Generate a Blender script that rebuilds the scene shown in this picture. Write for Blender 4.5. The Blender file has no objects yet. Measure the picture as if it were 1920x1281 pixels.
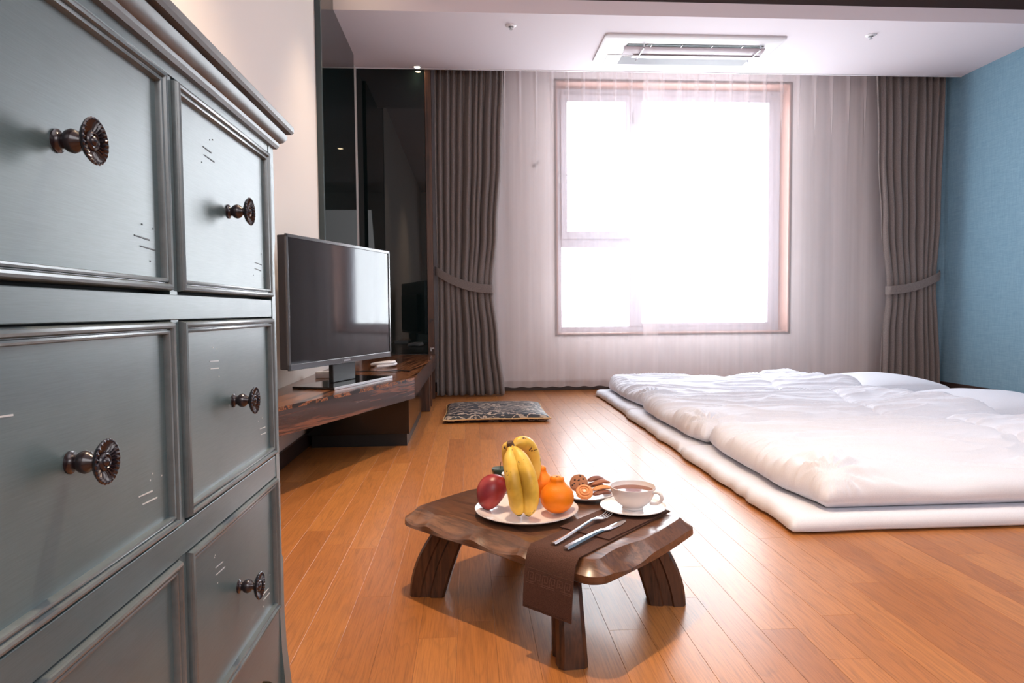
import bpy, math, random
from mathutils import Vector, Matrix, noise
D = bpy.data
COL = bpy.context.scene.collection
PI = math.pi
random.seed(7)

# ------------------------------------------------------------------ camera, world, lights, exposure
scene = bpy.context.scene
cam = D.cameras.new('camera'); camo = D.objects.new('camera', cam); COL.objects.link(camo)
cam.sensor_width = 36.0; cam.lens = 1236.0 / 1920 * 36.0; cam.clip_start = 0.02
_yaw, _pit, _rol = 0.0635, -0.0466, -0.0087
_f = Vector((math.sin(_yaw) * math.cos(_pit), math.cos(_yaw) * math.cos(_pit), math.sin(_pit)))
_r = _f.cross(Vector((0, 0, 1))).normalized(); _u = _r.cross(_f)
_R = _r * math.cos(_rol) + _u * math.sin(_rol); _U = -_r * math.sin(_rol) + _u * math.cos(_rol)
_m = Matrix((_R, _U, -_f)).transposed().to_4x4(); _m.translation = (0, 0, 0.70)
camo.matrix_world = _m
scene.camera = camo
scene.view_settings.view_transform = 'Standard'; scene.view_settings.look = 'None'
scene.view_settings.exposure = 0.0; scene.view_settings.gamma = 1.0
scene.view_settings.use_curve_mapping = False

world = D.worlds.new('sky'); scene.world = world; world.use_nodes = True
bg = world.node_tree.nodes['Background']
bg.inputs['Color'].default_value = (0.87, 0.94, 1.0, 1); bg.inputs['Strength'].default_value = 15.5

def light(name, kind, loc, energy, color, rot=(0, 0, 0), **kw):
    l = D.lights.new(name, kind); l.energy = energy; l.color = color
    for k, v in kw.items(): setattr(l, k, v)
    o = D.objects.new(name, l); COL.objects.link(o); o.location = loc; o.rotation_euler = rot
    return o
WARM = (1.0, 0.76, 0.52)
# daylight portal in the window opening (sampling aid only)
p = light('window_portal', 'AREA', (1.79, 5.98, 1.58), 1, (1, 1, 1), (-PI / 2, 0, 0), shape='RECTANGLE', size=2.1, size_y=2.2)
try: p.data.cycles.is_portal = True
except Exception: pass
# downlights of the ceiling
light('downlight_beam', 'SPOT', (0.02, 1.62, 2.80), 235, WARM, (0, 0, 0), spot_size=1.9, spot_blend=0.9, shadow_soft_size=0.03)
light('downlight_beam', 'SPOT', (-0.40, 3.60, 2.80), 85, WARM, (0, 0, 0), spot_size=1.25, spot_blend=0.9, shadow_soft_size=0.03)
light('downlight_beam', 'SPOT', (-0.40, 5.24, 2.585), 3, WARM, (0, 0, 0), spot_size=1.6, spot_blend=0.9, shadow_soft_size=0.02)
# added soft fill from unseen area lights, overhead and behind the camera
light('fill_light', 'AREA', (2.2, 1.6, 2.83), 36, (0.93, 0.96, 1.0), (0, 0, 0), shape='RECTANGLE', size=2.4, size_y=2.6)
light('fill_light', 'AREA', (1.2, -1.2, 1.9), 40, (0.96, 0.97, 1.0), (math.radians(65), 0, 0), shape='RECTANGLE', size=2.4, size_y=1.2)

# ------------------------------------------------------------------ materials
def lin(c):
    f = lambda x: x / 12.92 if x <= 0.04045 else ((x + 0.055) / 1.055) ** 2.4
    return tuple(f(v / 255) for v in c) + (1,)
MATS = {}
def mat(name, col, rough=0.5, metal=0.0, spec=0.5, coat=0, coat_r=0.1, emit=None, es=1, bump=None, trans=0, alpha=1):
    m = D.materials.new(name); m.use_nodes = True; nt = m.node_tree; b = nt.nodes['Principled BSDF']
    b.inputs['Base Color'].default_value = col; b.inputs['Roughness'].default_value = rough
    b.inputs['Metallic'].default_value = metal; b.inputs['Specular IOR Level'].default_value = spec
    b.inputs['Coat Weight'].default_value = coat; b.inputs['Coat Roughness'].default_value = coat_r
    b.inputs['Transmission Weight'].default_value = trans
    if emit: b.inputs['Emission Color'].default_value = emit; b.inputs['Emission Strength'].default_value = es
    MATS[name] = m
    if bump:
        sc, st, dist = bump
        n = N(m, 'ShaderNodeTexNoise', Scale=sc, Detail=4.0); L(m, coords(m, 'Object'), n.inputs['Vector'])
        addbump(m, n.outputs['Fac'], st, dist)
    return m
def N(m, t, **kw):
    n = m.node_tree.nodes.new(t)
    for k, v in kw.items():
        if k in n.inputs: n.inputs[k].default_value = v
        else: setattr(n, k, v)
    return n
def L(m, a, b): m.node_tree.links.new(a, b)
def P(m): return m.node_tree.nodes['Principled BSDF']
def coords(m, kind='Object', scale=(1, 1, 1), rot=(0, 0, 0), loc=(0, 0, 0)):
    t = N(m, 'ShaderNodeTexCoord'); mp = N(m, 'ShaderNodeMapping'); ro = N(m, 'ShaderNodeMapping')
    mp.inputs['Scale'].default_value = scale; ro.inputs['Rotation'].default_value = rot; mp.inputs['Location'].default_value = loc
    L(m, t.outputs[kind], ro.inputs['Vector']); L(m, ro.outputs['Vector'], mp.inputs['Vector']); return mp.outputs['Vector']
def addbump(m, h, strength, dist):
    b = N(m, 'ShaderNodeBump', Strength=strength, Distance=dist); L(m, h, b.inputs['Height']); L(m, b.outputs['Normal'], P(m).inputs['Normal'])
def ramp(m, fac, stops, interp='LINEAR'):
    r = N(m, 'ShaderNodeValToRGB'); cr = r.color_ramp; cr.interpolation = interp
    while len(cr.elements) < len(stops): cr.elements.new(0.5)
    for e, (p_, c) in zip(cr.elements, stops): e.position = p_; e.color = c
    L(m, fac, r.inputs['Fac']); return r.outputs['Color']
def mix(m, fac, a, b, blend='MIX'):
    n = N(m, 'ShaderNodeMix', data_type='RGBA', blend_type=blend)
    for inp, v in ((n.inputs[0], fac), (n.inputs[6], a), (n.inputs[7], b)):
        if hasattr(v, 'is_linked') or hasattr(v, 'links'): L(m, v, inp)
        else: inp.default_value = v
    return n.outputs[2]
def fmath(m, op, a, b=0.0):
    n = N(m, 'ShaderNodeMath', operation=op)
    for i, v in enumerate((a, b)):
        if hasattr(v, 'links'): L(m, v, n.inputs[i])
        else: n.inputs[i].default_value = v
    return n.outputs[0]

def mat_floor(name, island):
    m = mat(name, (0.5, 0.2, 0.06, 1), 0.42, spec=0.6, coat=0.30, coat_r=0.20)
    if island: rnd = N(m, 'ShaderNodeNewGeometry').outputs['Random Per Island']
    else: rnd = N(m, 'ShaderNodeObjectInfo').outputs['Random']
    t = N(m, 'ShaderNodeTexCoord')
    off = N(m, 'ShaderNodeCombineXYZ'); L(m, fmath(m, 'MULTIPLY', rnd, 37.0), off.inputs[0]); L(m, fmath(m, 'MULTIPLY', rnd, 91.0), off.inputs[1]); L(m, fmath(m, 'MULTIPLY', rnd, 13.0), off.inputs[2])
    va = N(m, 'ShaderNodeVectorMath', operation='ADD'); L(m, t.outputs['Object'], va.inputs[0]); L(m, off.outputs[0], va.inputs[1])
    mp = N(m, 'ShaderNodeMapping'); mp.inputs['Scale'].default_value = (9, 1.3, 9); L(m, va.outputs[0], mp.inputs['Vector'])
    n1 = N(m, 'ShaderNodeTexNoise', Scale=1.6, Detail=2.0, Roughness=0.5, Distortion=0.6); L(m, mp.outputs[0], n1.inputs['Vector'])
    rings = fmath(m, 'FRACT', fmath(m, 'MULTIPLY', n1.outputs['Fac'], 8.0))
    cath = ramp(m, rings, [(0.0, (1, 1, 1, 1)), (0.62, (0.9, 0.9, 0.9, 1)), (0.86, (0.45, 0.45, 0.45, 1)), (1.0, (1, 1, 1, 1))])
    mp2 = N(m, 'ShaderNodeMapping'); mp2.inputs['Scale'].default_value = (320, 9, 320); L(m, va.outputs[0], mp2.inputs['Vector'])
    n2 = N(m, 'ShaderNodeTexNoise', Scale=1.0, Detail=4.0, Roughness=0.7); L(m, mp2.outputs[0], n2.inputs['Vector'])
    base = ramp(m, rnd, [(0, (0.38, 0.130, 0.027, 1)), (0.4, (0.44, 0.158, 0.034, 1)), (0.75, (0.49, 0.186, 0.043, 1)), (1, (0.41, 0.144, 0.030, 1))])
    c = mix(m, 0.30, base, cath, 'MULTIPLY')
    pores = ramp(m, n2.outputs['Fac'], [(0.35, (0.62, 0.55, 0.5, 1)), (0.55, (1, 1, 1, 1))])
    c = mix(m, 0.75, c, pores, 'MULTIPLY')
    L(m, c, P(m).inputs['Base Color'])
    addbump(m, n2.outputs['Fac'], 0.10, 0.0006)
    return m
FLOOR_O = mat_floor('oak_plank', False); FLOOR_I = mat_floor('oak_plank_far', True)

def mat_wood(name, stops, scale, dist=3.0, rough=0.3, coat=0.0, rot=(0, 0, 0), bump=0.15):
    m = mat(name, (0.2, 0.1, 0.05, 1), rough, coat=coat, coat_r=0.12)
    v = coords(m, 'Object', scale, rot)
    n = N(m, 'ShaderNodeTexNoise', Scale=1.0, Detail=3.0, Roughness=0.55, Distortion=dist * 0.2); L(m, v, n.inputs['Vector'])
    n2 = N(m, 'ShaderNodeTexNoise', Scale=7.0, Detail=4.0, Roughness=0.7); L(m, v, n2.inputs['Vector'])
    f = fmath(m, 'ADD', fmath(m, 'MULTIPLY', n.outputs['Fac'], 0.8), fmath(m, 'MULTIPLY', n2.outputs['Fac'], 0.2))
    L(m, ramp(m, f, stops), P(m).inputs['Base Color'])
    addbump(m, f, bump, 0.001)
    return m
WALNUT = mat_wood('walnut', [(0.36, (0.045, 0.017, 0.009, 1)), (0.46, (0.150, 0.060, 0.027, 1)), (0.54, (0.085, 0.034, 0.016, 1)), (0.64, (0.20, 0.085, 0.038, 1))], (3, 34, 34), rough=0.30, coat=0.35, rot=(0, 0, PI / 4))
WALNUT_LEG = mat_wood('walnut_leg', [(0.34, (0.020, 0.008, 0.004, 1)), (0.48, (0.085, 0.032, 0.015, 1)), (0.60, (0.035, 0.013, 0.007, 1)), (0.68, (0.10, 0.040, 0.020, 1))], (45, 45, 4), rough=0.36, coat=0.2)
EBONY_TOP = mat_wood('macassar_top', [(0.40, (0.012, 0.006, 0.004, 1)), (0.455, (0.030, 0.012, 0.007, 1)), (0.49, (0.30, 0.105, 0.038, 1)), (0.525, (0.05, 0.018, 0.010, 1)), (0.57, (0.34, 0.13, 0.05, 1)), (0.61, (0.04, 0.014, 0.008, 1))], (48, 1.4, 20), rough=0.20, coat=0.15, rot=(0, 0, 0.12), bump=0.02)
EBONY_SIDE = mat_wood('macassar_side', [(0.36, (0.020, 0.012, 0.012, 1)), (0.48, (0.055, 0.028, 0.026, 1)), (0.54, (0.20, 0.075, 0.045, 1)), (0.60, (0.04, 0.022, 0.020, 1)), (0.68, (0.17, 0.065, 0.04, 1))], (2.0, 0.8, 26), rough=0.25, coat=0.4, bump=0.02)
POST_WOOD = mat_wood('post_wood', [(0.35, (0.03, 0.013, 0.008, 1)), (0.55, (0.11, 0.045, 0.025, 1)), (0.7, (0.06, 0.026, 0.016, 1))], (30, 30, 2), rough=0.35, bump=0.02)
LINING = mat('window_lining', lin((150, 112, 100)), 0.45)
DARKTRIM = mat('dark_trim', lin((58, 42, 38)), 0.4)
GLOSSBLACK = mat('gloss_black', lin((22, 16, 15)), 0.12)
MATTBLACK = mat('matt_black', lin((16, 16, 18)), 0.4)
WALLW = mat('wall_white', lin((232, 221, 214)), 0.75, bump=(260, 0.15, 0.001))
WALLB = mat('wall_back_white', lin((226, 219, 219)), 0.8, bump=(260, 0.1, 0.001))
CEIL = mat('ceiling_white', lin((226, 216, 221)), 0.8)
PVC = mat('window_plastic', lin((176, 176, 186)), 0.4)
PLASTIC = mat('white_plastic', lin((235, 232, 234)), 0.4)
GREYPL = mat('grey_plastic', lin((170, 170, 174)), 0.5)
SLOT = mat('slot_dark', lin((40, 52, 52)), 0.6)
LOUVER = mat('louver_mauve', lin((186, 172, 178)), 0.3)
CHROME = mat('chrome', (0.75, 0.75, 0.78, 1), 0.18, 1.0)
STEEL = mat('brushed_steel', (0.62, 0.60, 0.62, 1), 0.28, 1.0)
CHINA = mat('white_china', lin((236, 228, 226)), 0.15, coat=0.5, coat_r=0.05)
CREAM = mat('cream', lin((224, 205, 180)), 0.5)
LAMP = mat('lamp_glow', (1, 0.85, 0.6, 1), 0.5, emit=(1.0, 0.80, 0.50, 1), es=60)

# blue linen wallpaper
BLUE = mat('blue_linen', lin((98, 146, 172)), 0.75)
def linen():
    m = BLUE; a = N(m, 'ShaderNodeTexNoise', Scale=1.0, Detail=3.0); L(m, coords(m, 'Object', (8, 14, 420)), a.inputs['Vector'])
    b = N(m, 'ShaderNodeTexNoise', Scale=1.0, Detail=3.0); L(m, coords(m, 'Object', (8, 420, 14)), b.inputs['Vector'])
    f = fmath(m, 'ADD', fmath(m, 'MULTIPLY', a.outputs['Fac'], 0.5), fmath(m, 'MULTIPLY', b.outputs['Fac'], 0.5))
    L(m, ramp(m, f, [(0.36, lin((104, 142, 162))), (0.64, lin((130, 164, 182)))]), P(m).inputs['Base Color'])
    addbump(m, f, 0.3, 0.001)
linen()

# dark tinted wall glass
GLASSD = mat('dark_glass', (0.004, 0.008, 0.008, 1), 0.015, spec=0.5)
SCREEN = mat('tv_screen', (0.012, 0.014, 0.017, 1), 0.05, spec=0.6)
BEZEL = mat('tv_bezel', (0.045, 0.047, 0.055, 1), 0.22, coat=0.6)
BEZELDARK = mat('tv_case', (0.010, 0.009, 0.013, 1), 0.35)
SILVER = mat('silver_edge', (0.45, 0.46, 0.50, 1), 0.3, 0.4)

# painted dresser
PAINT = mat('blue_grey_paint', (0.11, 0.17, 0.18, 1), 0.36, spec=0.6, coat=0.25, coat_r=0.3)
def paint(m, c0, c1, sc=(30, 30, 900)):
    n = N(m, 'ShaderNodeTexNoise', Scale=1.0, Detail=6.0, Roughness=0.7); L(m, coords(m, 'Object', sc), n.inputs['Vector'])
    n2 = N(m, 'ShaderNodeTexNoise', Scale=9.0, Detail=3.0); L(m, coords(m, 'Object'), n2.inputs['Vector'])
    f = fmath(m, 'ADD', fmath(m, 'MULTIPLY', n.outputs['Fac'], 0.6), fmath(m, 'MULTIPLY', n2.outputs['Fac'], 0.4))
    L(m, ramp(m, f, [(0.35, c0), (0.65, c1)]), P(m).inputs['Base Color'])
    addbump(m, n.outputs['Fac'], 0.07, 0.0004)
paint(PAINT, (0.062, 0.098, 0.105, 1), (0.098, 0.142, 0.150, 1))
MOULD = mat('worn_moulding_paint', (0.1, 0.12, 0.13, 1), 0.30, spec=0.8, coat=0.4, coat_r=0.2)
paint(MOULD, (0.070, 0.086, 0.090, 1), (0.115, 0.140, 0.146, 1), (40, 40, 40))
CORNICE = mat('worn_cornice_paint', (0.1, 0.09, 0.09, 1), 0.36, spec=0.6, coat=0.15, coat_r=0.3)
paint(CORNICE, (0.060, 0.055, 0.054, 1), (0.120, 0.125, 0.128, 1), (40, 8, 40))
GAP = mat('gap_dark', (0.008, 0.009, 0.010, 1), 0.7)
SCRATCH = mat('scratch_dark', (0.012, 0.012, 0.014, 1), 0.5)
SCRATCH_GLINT = mat('scratch_glint', (0.55, 0.55, 0.55, 1), 0.4)  # pale colour paints the glint off the scratch grooves
BRONZE = mat('dark_bronze', (0.022, 0.012, 0.015, 1), 0.26, 0.3, spec=0.8, coat=0.3)

# cloths
def cloth(name, c0, c1, sc=(300, 300, 300), rough=0.85, sheen=0.0):
    m = mat(name, c0, rough, spec=0.2); P(m).inputs['Sheen Weight'].default_value = sheen
    n = N(m, 'ShaderNodeTexNoise', Scale=1.0, Detail=3.0); L(m, coords(m, 'Object', sc), n.inputs['Vector'])
    L(m, ramp(m, n.outputs['Fac'], [(0.35, c0), (0.65, c1)]), P(m).inputs['Base Color'])
    addbump(m, n.outputs['Fac'], 0.15, 0.0008); return m
DRAPE = cloth('taupe_drape', lin((118, 107, 104)), lin((138, 127, 122)), (400, 400, 120), sheen=0.15)
LINENW = cloth('white_cotton', lin((224, 224, 232)), lin((234, 234, 241)), (500, 500, 500))
NAPK = cloth('brown_napkin', lin((66, 42, 34)), lin((92, 62, 50)), (700, 700, 700))
NAPK_D = cloth('brown_napkin_pattern', lin((92, 64, 54)), lin((112, 80, 68)), (700, 700, 700))
STITCH = cloth('napkin_stitch', lin((50, 32, 26)), lin((64, 42, 34)))
PIPING = mat('gold_piping', lin((196, 158, 110)), 0.5)

SHEER = D.materials.new('sheer_voile'); SHEER.use_nodes = True
def sheer():
    m = SHEER; nt = m.node_tree; nt.nodes.clear()
    out = N(m, 'ShaderNodeOutputMaterial'); tr = N(m, 'ShaderNodeBsdfTransparent'); di = N(m, 'ShaderNodeBsdfDiffuse'); tl = N(m, 'ShaderNodeBsdfTranslucent')
    di.inputs[0].default_value = lin((244, 232, 230)); tl.inputs[0].default_value = lin((238, 232, 236))
    n = N(m, 'ShaderNodeTexNoise', Scale=1.0, Detail=2.0); L(m, coords(m, 'Object', (16, 1, 0.4)), n.inputs['Vector'])
    a = N(m, 'ShaderNodeMixShader'); a.inputs[0].default_value = 0.035; L(m, di.outputs[0], a.inputs[1]); L(m, tl.outputs[0], a.inputs[2])
    b = N(m, 'ShaderNodeMixShader'); f = fmath(m, 'ADD', fmath(m, 'MULTIPLY', n.outputs['Fac'], 0.16), 0.29)
    L(m, f, b.inputs[0]); L(m, tr.outputs[0], b.inputs[1]); L(m, a.outputs[0], b.inputs[2]); L(m, b.outputs[0], out.inputs[0])
sheer()
PANE = D.materials.new('window_pane'); PANE.use_nodes = True
def pane():
    m = PANE; nt = m.node_tree; nt.nodes.clear(); out = N(m, 'ShaderNodeOutputMaterial'); tr = N(m, 'ShaderNodeBsdfTransparent'); g = N(m, 'ShaderNodeBsdfGlossy', Roughness=0.02)
    x = N(m, 'ShaderNodeMixShader'); x.inputs[0].default_value = 0.05; L(m, tr.outputs[0], x.inputs[1]); L(m, g.outputs[0], x.inputs[2]); L(m, x.outputs[0], out.inputs[0])
pane()

# floor cushion brocade
BROC = mat('brocade', (0.02, 0.03, 0.05, 1), 0.45)
def brocade():
    m = BROC; v = coords(m, 'Object', (1, 1, 1))
    dn = N(m, 'ShaderNodeTexNoise', Scale=16.0, Detail=3.0); L(m, v, dn.inputs['Vector'])
    vm = N(m, 'ShaderNodeVectorMath', operation='SCALE'); vm.inputs['Scale'].default_value = 0.07; L(m, dn.outputs['Color'], vm.inputs[0])
    va = N(m, 'ShaderNodeVectorMath', operation='ADD'); L(m, v, va.inputs[0]); L(m, vm.outputs[0], va.inputs[1])
    vo = N(m, 'ShaderNodeTexVoronoi', Scale=12.0); L(m, va.outputs[0], vo.inputs['Vector'])
    wv = N(m, 'ShaderNodeTexWave', wave_type='RINGS', Scale=11.0, Distortion=7.0, Detail=3.0); wv.inputs['Detail Scale'].default_value = 1.6; L(m, va.outputs[0], wv.inputs['Vector'])
    blob = ramp(m, vo.outputs['Distance'], [(0.34, (1, 1, 1, 1)), (0.40, (0, 0, 0, 1))])
    vein = ramp(m, wv.outputs['Fac'], [(0.48, (0, 0, 0, 1)), (0.56, (1, 1, 1, 1))])
    vine = ramp(m, wv.outputs['Fac'], [(0.80, (0, 0, 0, 1)), (0.88, (1, 1, 1, 1))])
    a = mix(m, 1.0, blob, vein, 'MULTIPLY'); a = mix(m, 0.8, a, vine, 'LIGHTEN')
    c = mix(m, a, (0.010, 0.014, 0.026, 1), lin((178, 160, 146)))
    L(m, c, P(m).inputs['Base Color'])
    L(m, ramp(m, a, [(0, (0.5, 0.5, 0.5, 1)), (1, (0.35, 0.35, 0.35, 1))]), P(m).inputs['Roughness'])
brocade()

# food
BAN = mat('banana_skin', lin((228, 180, 60)), 0.42)
def banana_m():
    m = BAN; v = coords(m, 'Object'); n = N(m, 'ShaderNodeTexNoise', Scale=14.0, Detail=3.0); L(m, v, n.inputs['Vector'])
    base = ramp(m, n.outputs['Fac'], [(0.35, lin((192, 150, 50))), (0.5, lin((230, 184, 70))), (0.65, lin((242, 202, 96)))])
    s = N(m, 'ShaderNodeTexNoise', Scale=120.0, Detail=2.0); L(m, v, s.inputs['Vector'])
    s2 = N(m, 'ShaderNodeTexNoise', Scale=26.0, Detail=1.0); L(m, v, s2.inputs['Vector'])
    sp = ramp(m, fmath(m, 'MULTIPLY', s.outputs['Fac'], s2.outputs['Fac']), [(0.395, (0, 0, 0, 1)), (0.415, (1, 1, 1, 1))])
    L(m, mix(m, sp, base, lin((84, 52, 24))), P(m).inputs['Base Color'])
banana_m()
BANTIP = mat('banana_tip', lin((78, 82, 40)), 0.6); BANSTEM = mat('banana_stem', lin((92, 66, 48)), 0.7)
ORANGE = mat('citrus_skin', lin((236, 126, 12)), 0.46, spec=0.3, bump=(260, 0.35, 0.0012))
SPOT = mat('dark_spot', lin((66, 44, 24)), 0.7)
MANGO = mat('mango_skin', lin((150, 50, 50)), 0.35)
def mango_m():
    m = MANGO; n = N(m, 'ShaderNodeTexNoise', Scale=12.0, Detail=3.0); L(m, coords(m, 'Object'), n.inputs['Vector'])
    L(m, ramp(m, n.outputs['Fac'], [(0.3, lin((104, 40, 52))), (0.5, lin((150, 42, 46))), (0.7, lin((178, 62, 44)))]), P(m).inputs['Base Color'])
mango_m()
GREENW = mat('green_candle', lin((58, 78, 64)), 0.3, coat=0.5)
BISC = mat('golden_biscuit', lin((214, 142, 88)), 0.6, bump=(90, 0.4, 0.002))
BISCB = mat('brown_biscuit', lin((150, 92, 62)), 0.55, bump=(90, 0.4, 0.002))
BISCD = mat('dark_biscuit', lin((118, 68, 52)), 0.5, bump=(60, 0.3, 0.002))
COOKIE = mat('cookie_dough', lin((156, 104, 74)), 0.75, bump=(120, 0.8, 0.003))
CHIP = mat('chocolate', lin((56, 30, 24)), 0.4)
COFFEE = mat('coffee', lin((120, 62, 28)), 0.05, spec=0.7)
WICKD = mat('wick_dark', lin((60, 50, 40)), 0.8); WICKL = mat('wick_light', lin((240, 215, 190)), 0.8)

# ------------------------------------------------------------------ mesh helpers
class MB:
    def __init__(s): s.v = []; s.f = []
    def add(s, vs, fs):
        k = len(s.v); s.v += [tuple(v) for v in vs]; s.f += [tuple(i + k for i in f) for f in fs]; return s
    def box(s, x0, x1, y0, y1, z0, z1):
        return s.add([(x0, y0, z0), (x1, y0, z0), (x1, y1, z0), (x0, y1, z0), (x0, y0, z1), (x1, y0, z1), (x1, y1, z1), (x0, y1, z1)],
                     [(0, 3, 2, 1), (4, 5, 6, 7), (0, 1, 5, 4), (1, 2, 6, 5), (2, 3, 7, 6), (3, 0, 4, 7)])
    def prism(s, poly, z0, z1):
        n = len(poly)
        return s.add([(x, y, z0) for x, y in poly] + [(x, y, z1) for x, y in poly],
                     [tuple(reversed(range(n))), tuple(range(n, 2 * n))] + [(i, (i + 1) % n, n + (i + 1) % n, n + i) for i in range(n)])
    def loops(s, loops, cap0=True, cap1=True, closed=True):
        n = len(loops[0]); vs = [p for l in loops for p in l]; fs = []
        for i in range(len(loops) - 1):
            for j in range(n if closed else n - 1):
                a = i * n + j; b = i * n + (j + 1) % n; fs.append((a, b, b + n, a + n))
        if cap0: fs.append(tuple(reversed(range(n))))
        if cap1: fs.append(tuple(range((len(loops) - 1) * n, len(loops) * n)))
        return s.add(vs, fs)
    def lathe(s, prof, c, axis='z', n=32, cap0=False, cap1=False, mod=None):
        ls = []
        for k, (r, h) in enumerate(prof):
            l = []
            for i in range(n):
                a = 2 * PI * i / n; rr, hh = (r, h) if mod is None else mod(r, h, a, k)
                x, y = rr * math.cos(a), rr * math.sin(a)
                l.append((c[0] + x, c[1] + y, c[2] + hh) if axis == 'z' else (c[0] + hh, c[1] + x, c[2] + y) if axis == 'x' else (c[0] + y, c[1] + hh, c[2] + x))
            ls.append(l)
        return s.loops(ls, cap0, cap1)
    def tube(s, pts, rad, n=10, cap=True, flat=None):
        pts = [Vector(p) for p in pts]; ls = []; prev = None
        for i, q in enumerate(pts):
            t = (pts[min(i + 1, len(pts) - 1)] - pts[max(i - 1, 0)]).normalized()
            if prev is None:
                a = Vector((0, 0, 1)) if abs(t.z) < 0.9 else Vector((1, 0, 0)); u = t.cross(a).normalized()
            else: u = (prev - t * prev.dot(t)).normalized()
            prev = u; w = t.cross(u); r = rad[i] if hasattr(rad, '__len__') else rad
            ls.append([tuple(q + (u * math.cos(2 * PI * k / n) + w * math.sin(2 * PI * k / n)) * (r * (flat(2 * PI * k / n) if flat else 1))) for k in range(n)])
        return s.loops(ls, cap, cap)
ORG = {}
def obj(name, mb, m, parent=None, smooth=False, bevel=0, angle=40, sub=0, solid=0):
    me = D.meshes.new(name); o0 = Vector((0, 0, 0))
    if parent is not None: o0 = ORG.get(parent, Vector((0, 0, 0)))
    me.from_pydata([tuple(Vector(v) - o0) for v in mb.v], [], mb.f); me.update()
    me.materials.append(m)
    o = D.objects.new(name, me); COL.objects.link(o)
    if parent is not None: o.parent = parent; ORG[o] = o0
    if smooth:
        me.polygons.foreach_set('use_smooth', [True] * len(me.polygons))
        if smooth != 'full' and hasattr(me, 'set_sharp_from_angle'): me.set_sharp_from_angle(angle=math.radians(angle))
    if solid: md = o.modifiers.new('solid', 'SOLIDIFY'); md.thickness = solid; md.offset = 0
    if bevel: md = o.modifiers.new('bevel', 'BEVEL'); md.width = bevel; md.segments = 2; md.limit_method = 'ANGLE'
    if sub: md = o.modifiers.new('sub', 'SUBSURF'); md.levels = sub; md.render_levels = sub
    return o
def tag(o, label, cat, group=None):
    o['label'] = label; o['category'] = cat
    if group: o['group'] = group
    return o
def thing(name, label, cat, loc, group=None):
    o = D.objects.new(name, None); COL.objects.link(o); o.location = loc; o.empty_display_size = 0.05; ORG[o] = Vector(loc)
    return tag(o, label, cat, group)
def single(name, mb, m, label, cat, loc, group=None, **kw):          # a thing that is one mesh, origin at loc
    e = Vector(loc); mb.v = [tuple(Vector(v) - e) for v in mb.v]
    o = obj(name, mb, m, None, **kw); o.location = loc; ORG[o] = e
    return tag(o, label, cat, group)
def struct(name, mb, m, **kw):
    o = obj(name, mb, m, None, **kw); o['kind'] = 'structure'; ORG[o] = Vector((0, 0, 0)); return o
def B(*a): return MB().box(*a)
def catmull(pts, k=6):
    P_ = [Vector(p) for p in pts]; out = []
    for i in range(len(P_) - 1):
        a, b, c, d = P_[max(i - 1, 0)], P_[i], P_[i + 1], P_[min(i + 2, len(P_) - 1)]
        for j in range(k):
            t = j / k; out.append(0.5 * ((2 * b) + (c - a) * t + (2 * a - 5 * b + 4 * c - d) * t * t + (3 * b - a - 3 * c + d) * t ** 3))
    out.append(P_[-1]); return out
def nz(x, y, z=0.0): return noise.noise(Vector((x, y, z)))

# ------------------------------------------------------------------ room shell
XL, XR, YB, YF, ZC, ZU, YE = -0.86, 4.06, 5.74, -1.6, 2.593, 2.86, 5.27
floor = struct('floor', B(XL - 0.1, XR + 0.1, YF, YB + 0.1, -0.05, -0.012), mat('underlay', (0.10, 0.04, 0.012, 1), 0.6))
struct('wall_left', B(XL - 0.1, XL, YF - 0.1, YB + 0.35, -0.05, 3.0), WALLW)
struct('wall_right', B(XR, XR + 0.1, YF - 0.1, YB + 0.35, -0.05, 3.0), BLUE)
struct('wall_front', B(XL - 0.1, XR + 0.1, YF - 0.1, YF, -0.05, 3.0), WALLW)
WX0, WX1, WZ0, WZ1 = 0.760, 2.845, 0.487, 2.675
wb = MB(); wb.box(XL - 0.1, WX0, YB, YB + 0.28, -0.05, 3.0); wb.box(WX1, XR + 0.1, YB, YB + 0.28, -0.05, 3.0)
wb.box(WX0, WX1, YB, YB + 0.28, -0.05, WZ0); wb.box(WX0, WX1, YB, YB + 0.28, WZ1, 3.0)
struct('wall_back', wb, WALLB)
ce = MB(); ce.box(XL, XR, 4.28, YE, ZC, ZC + 0.09)
struct('ceiling', ce, CEIL)
cu = MB(); cu.box(XL - 0.1, XR + 0.1, YF, 4.44, ZU, 3.0); struct('ceiling_upper', cu, CEIL)
cp = MB(); cp.box(XL - 0.1, XR + 0.1, 4.44, YB + 0.35, ZU, 3.0); struct('ceiling_curtain_pocket', cp, CEIL)
struct('trim_1', B(XL, XR, 4.30, 4.44, ZC + 0.09, ZU), DARKTRIM)
struct('trim_2', B(XL, XR, YE - 0.006, YE + 0.006, ZC - 0.004, ZC + 0.0), PLASTIC)
struct('baseboard_left', B(XL, XL + 0.014, 1.25, YB, 0, 0.075), DARKTRIM, bevel=0.002)
struct('baseboard_right', B(XR - 0.014, XR, YF, YB, 0, 0.06), DARKTRIM, bevel=0.002)
struct('baseboard_back', B(XL + 0.014, XR - 0.014, YB - 0.014, YB, 0, 0.085), DARKTRIM, bevel=0.002)

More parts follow.
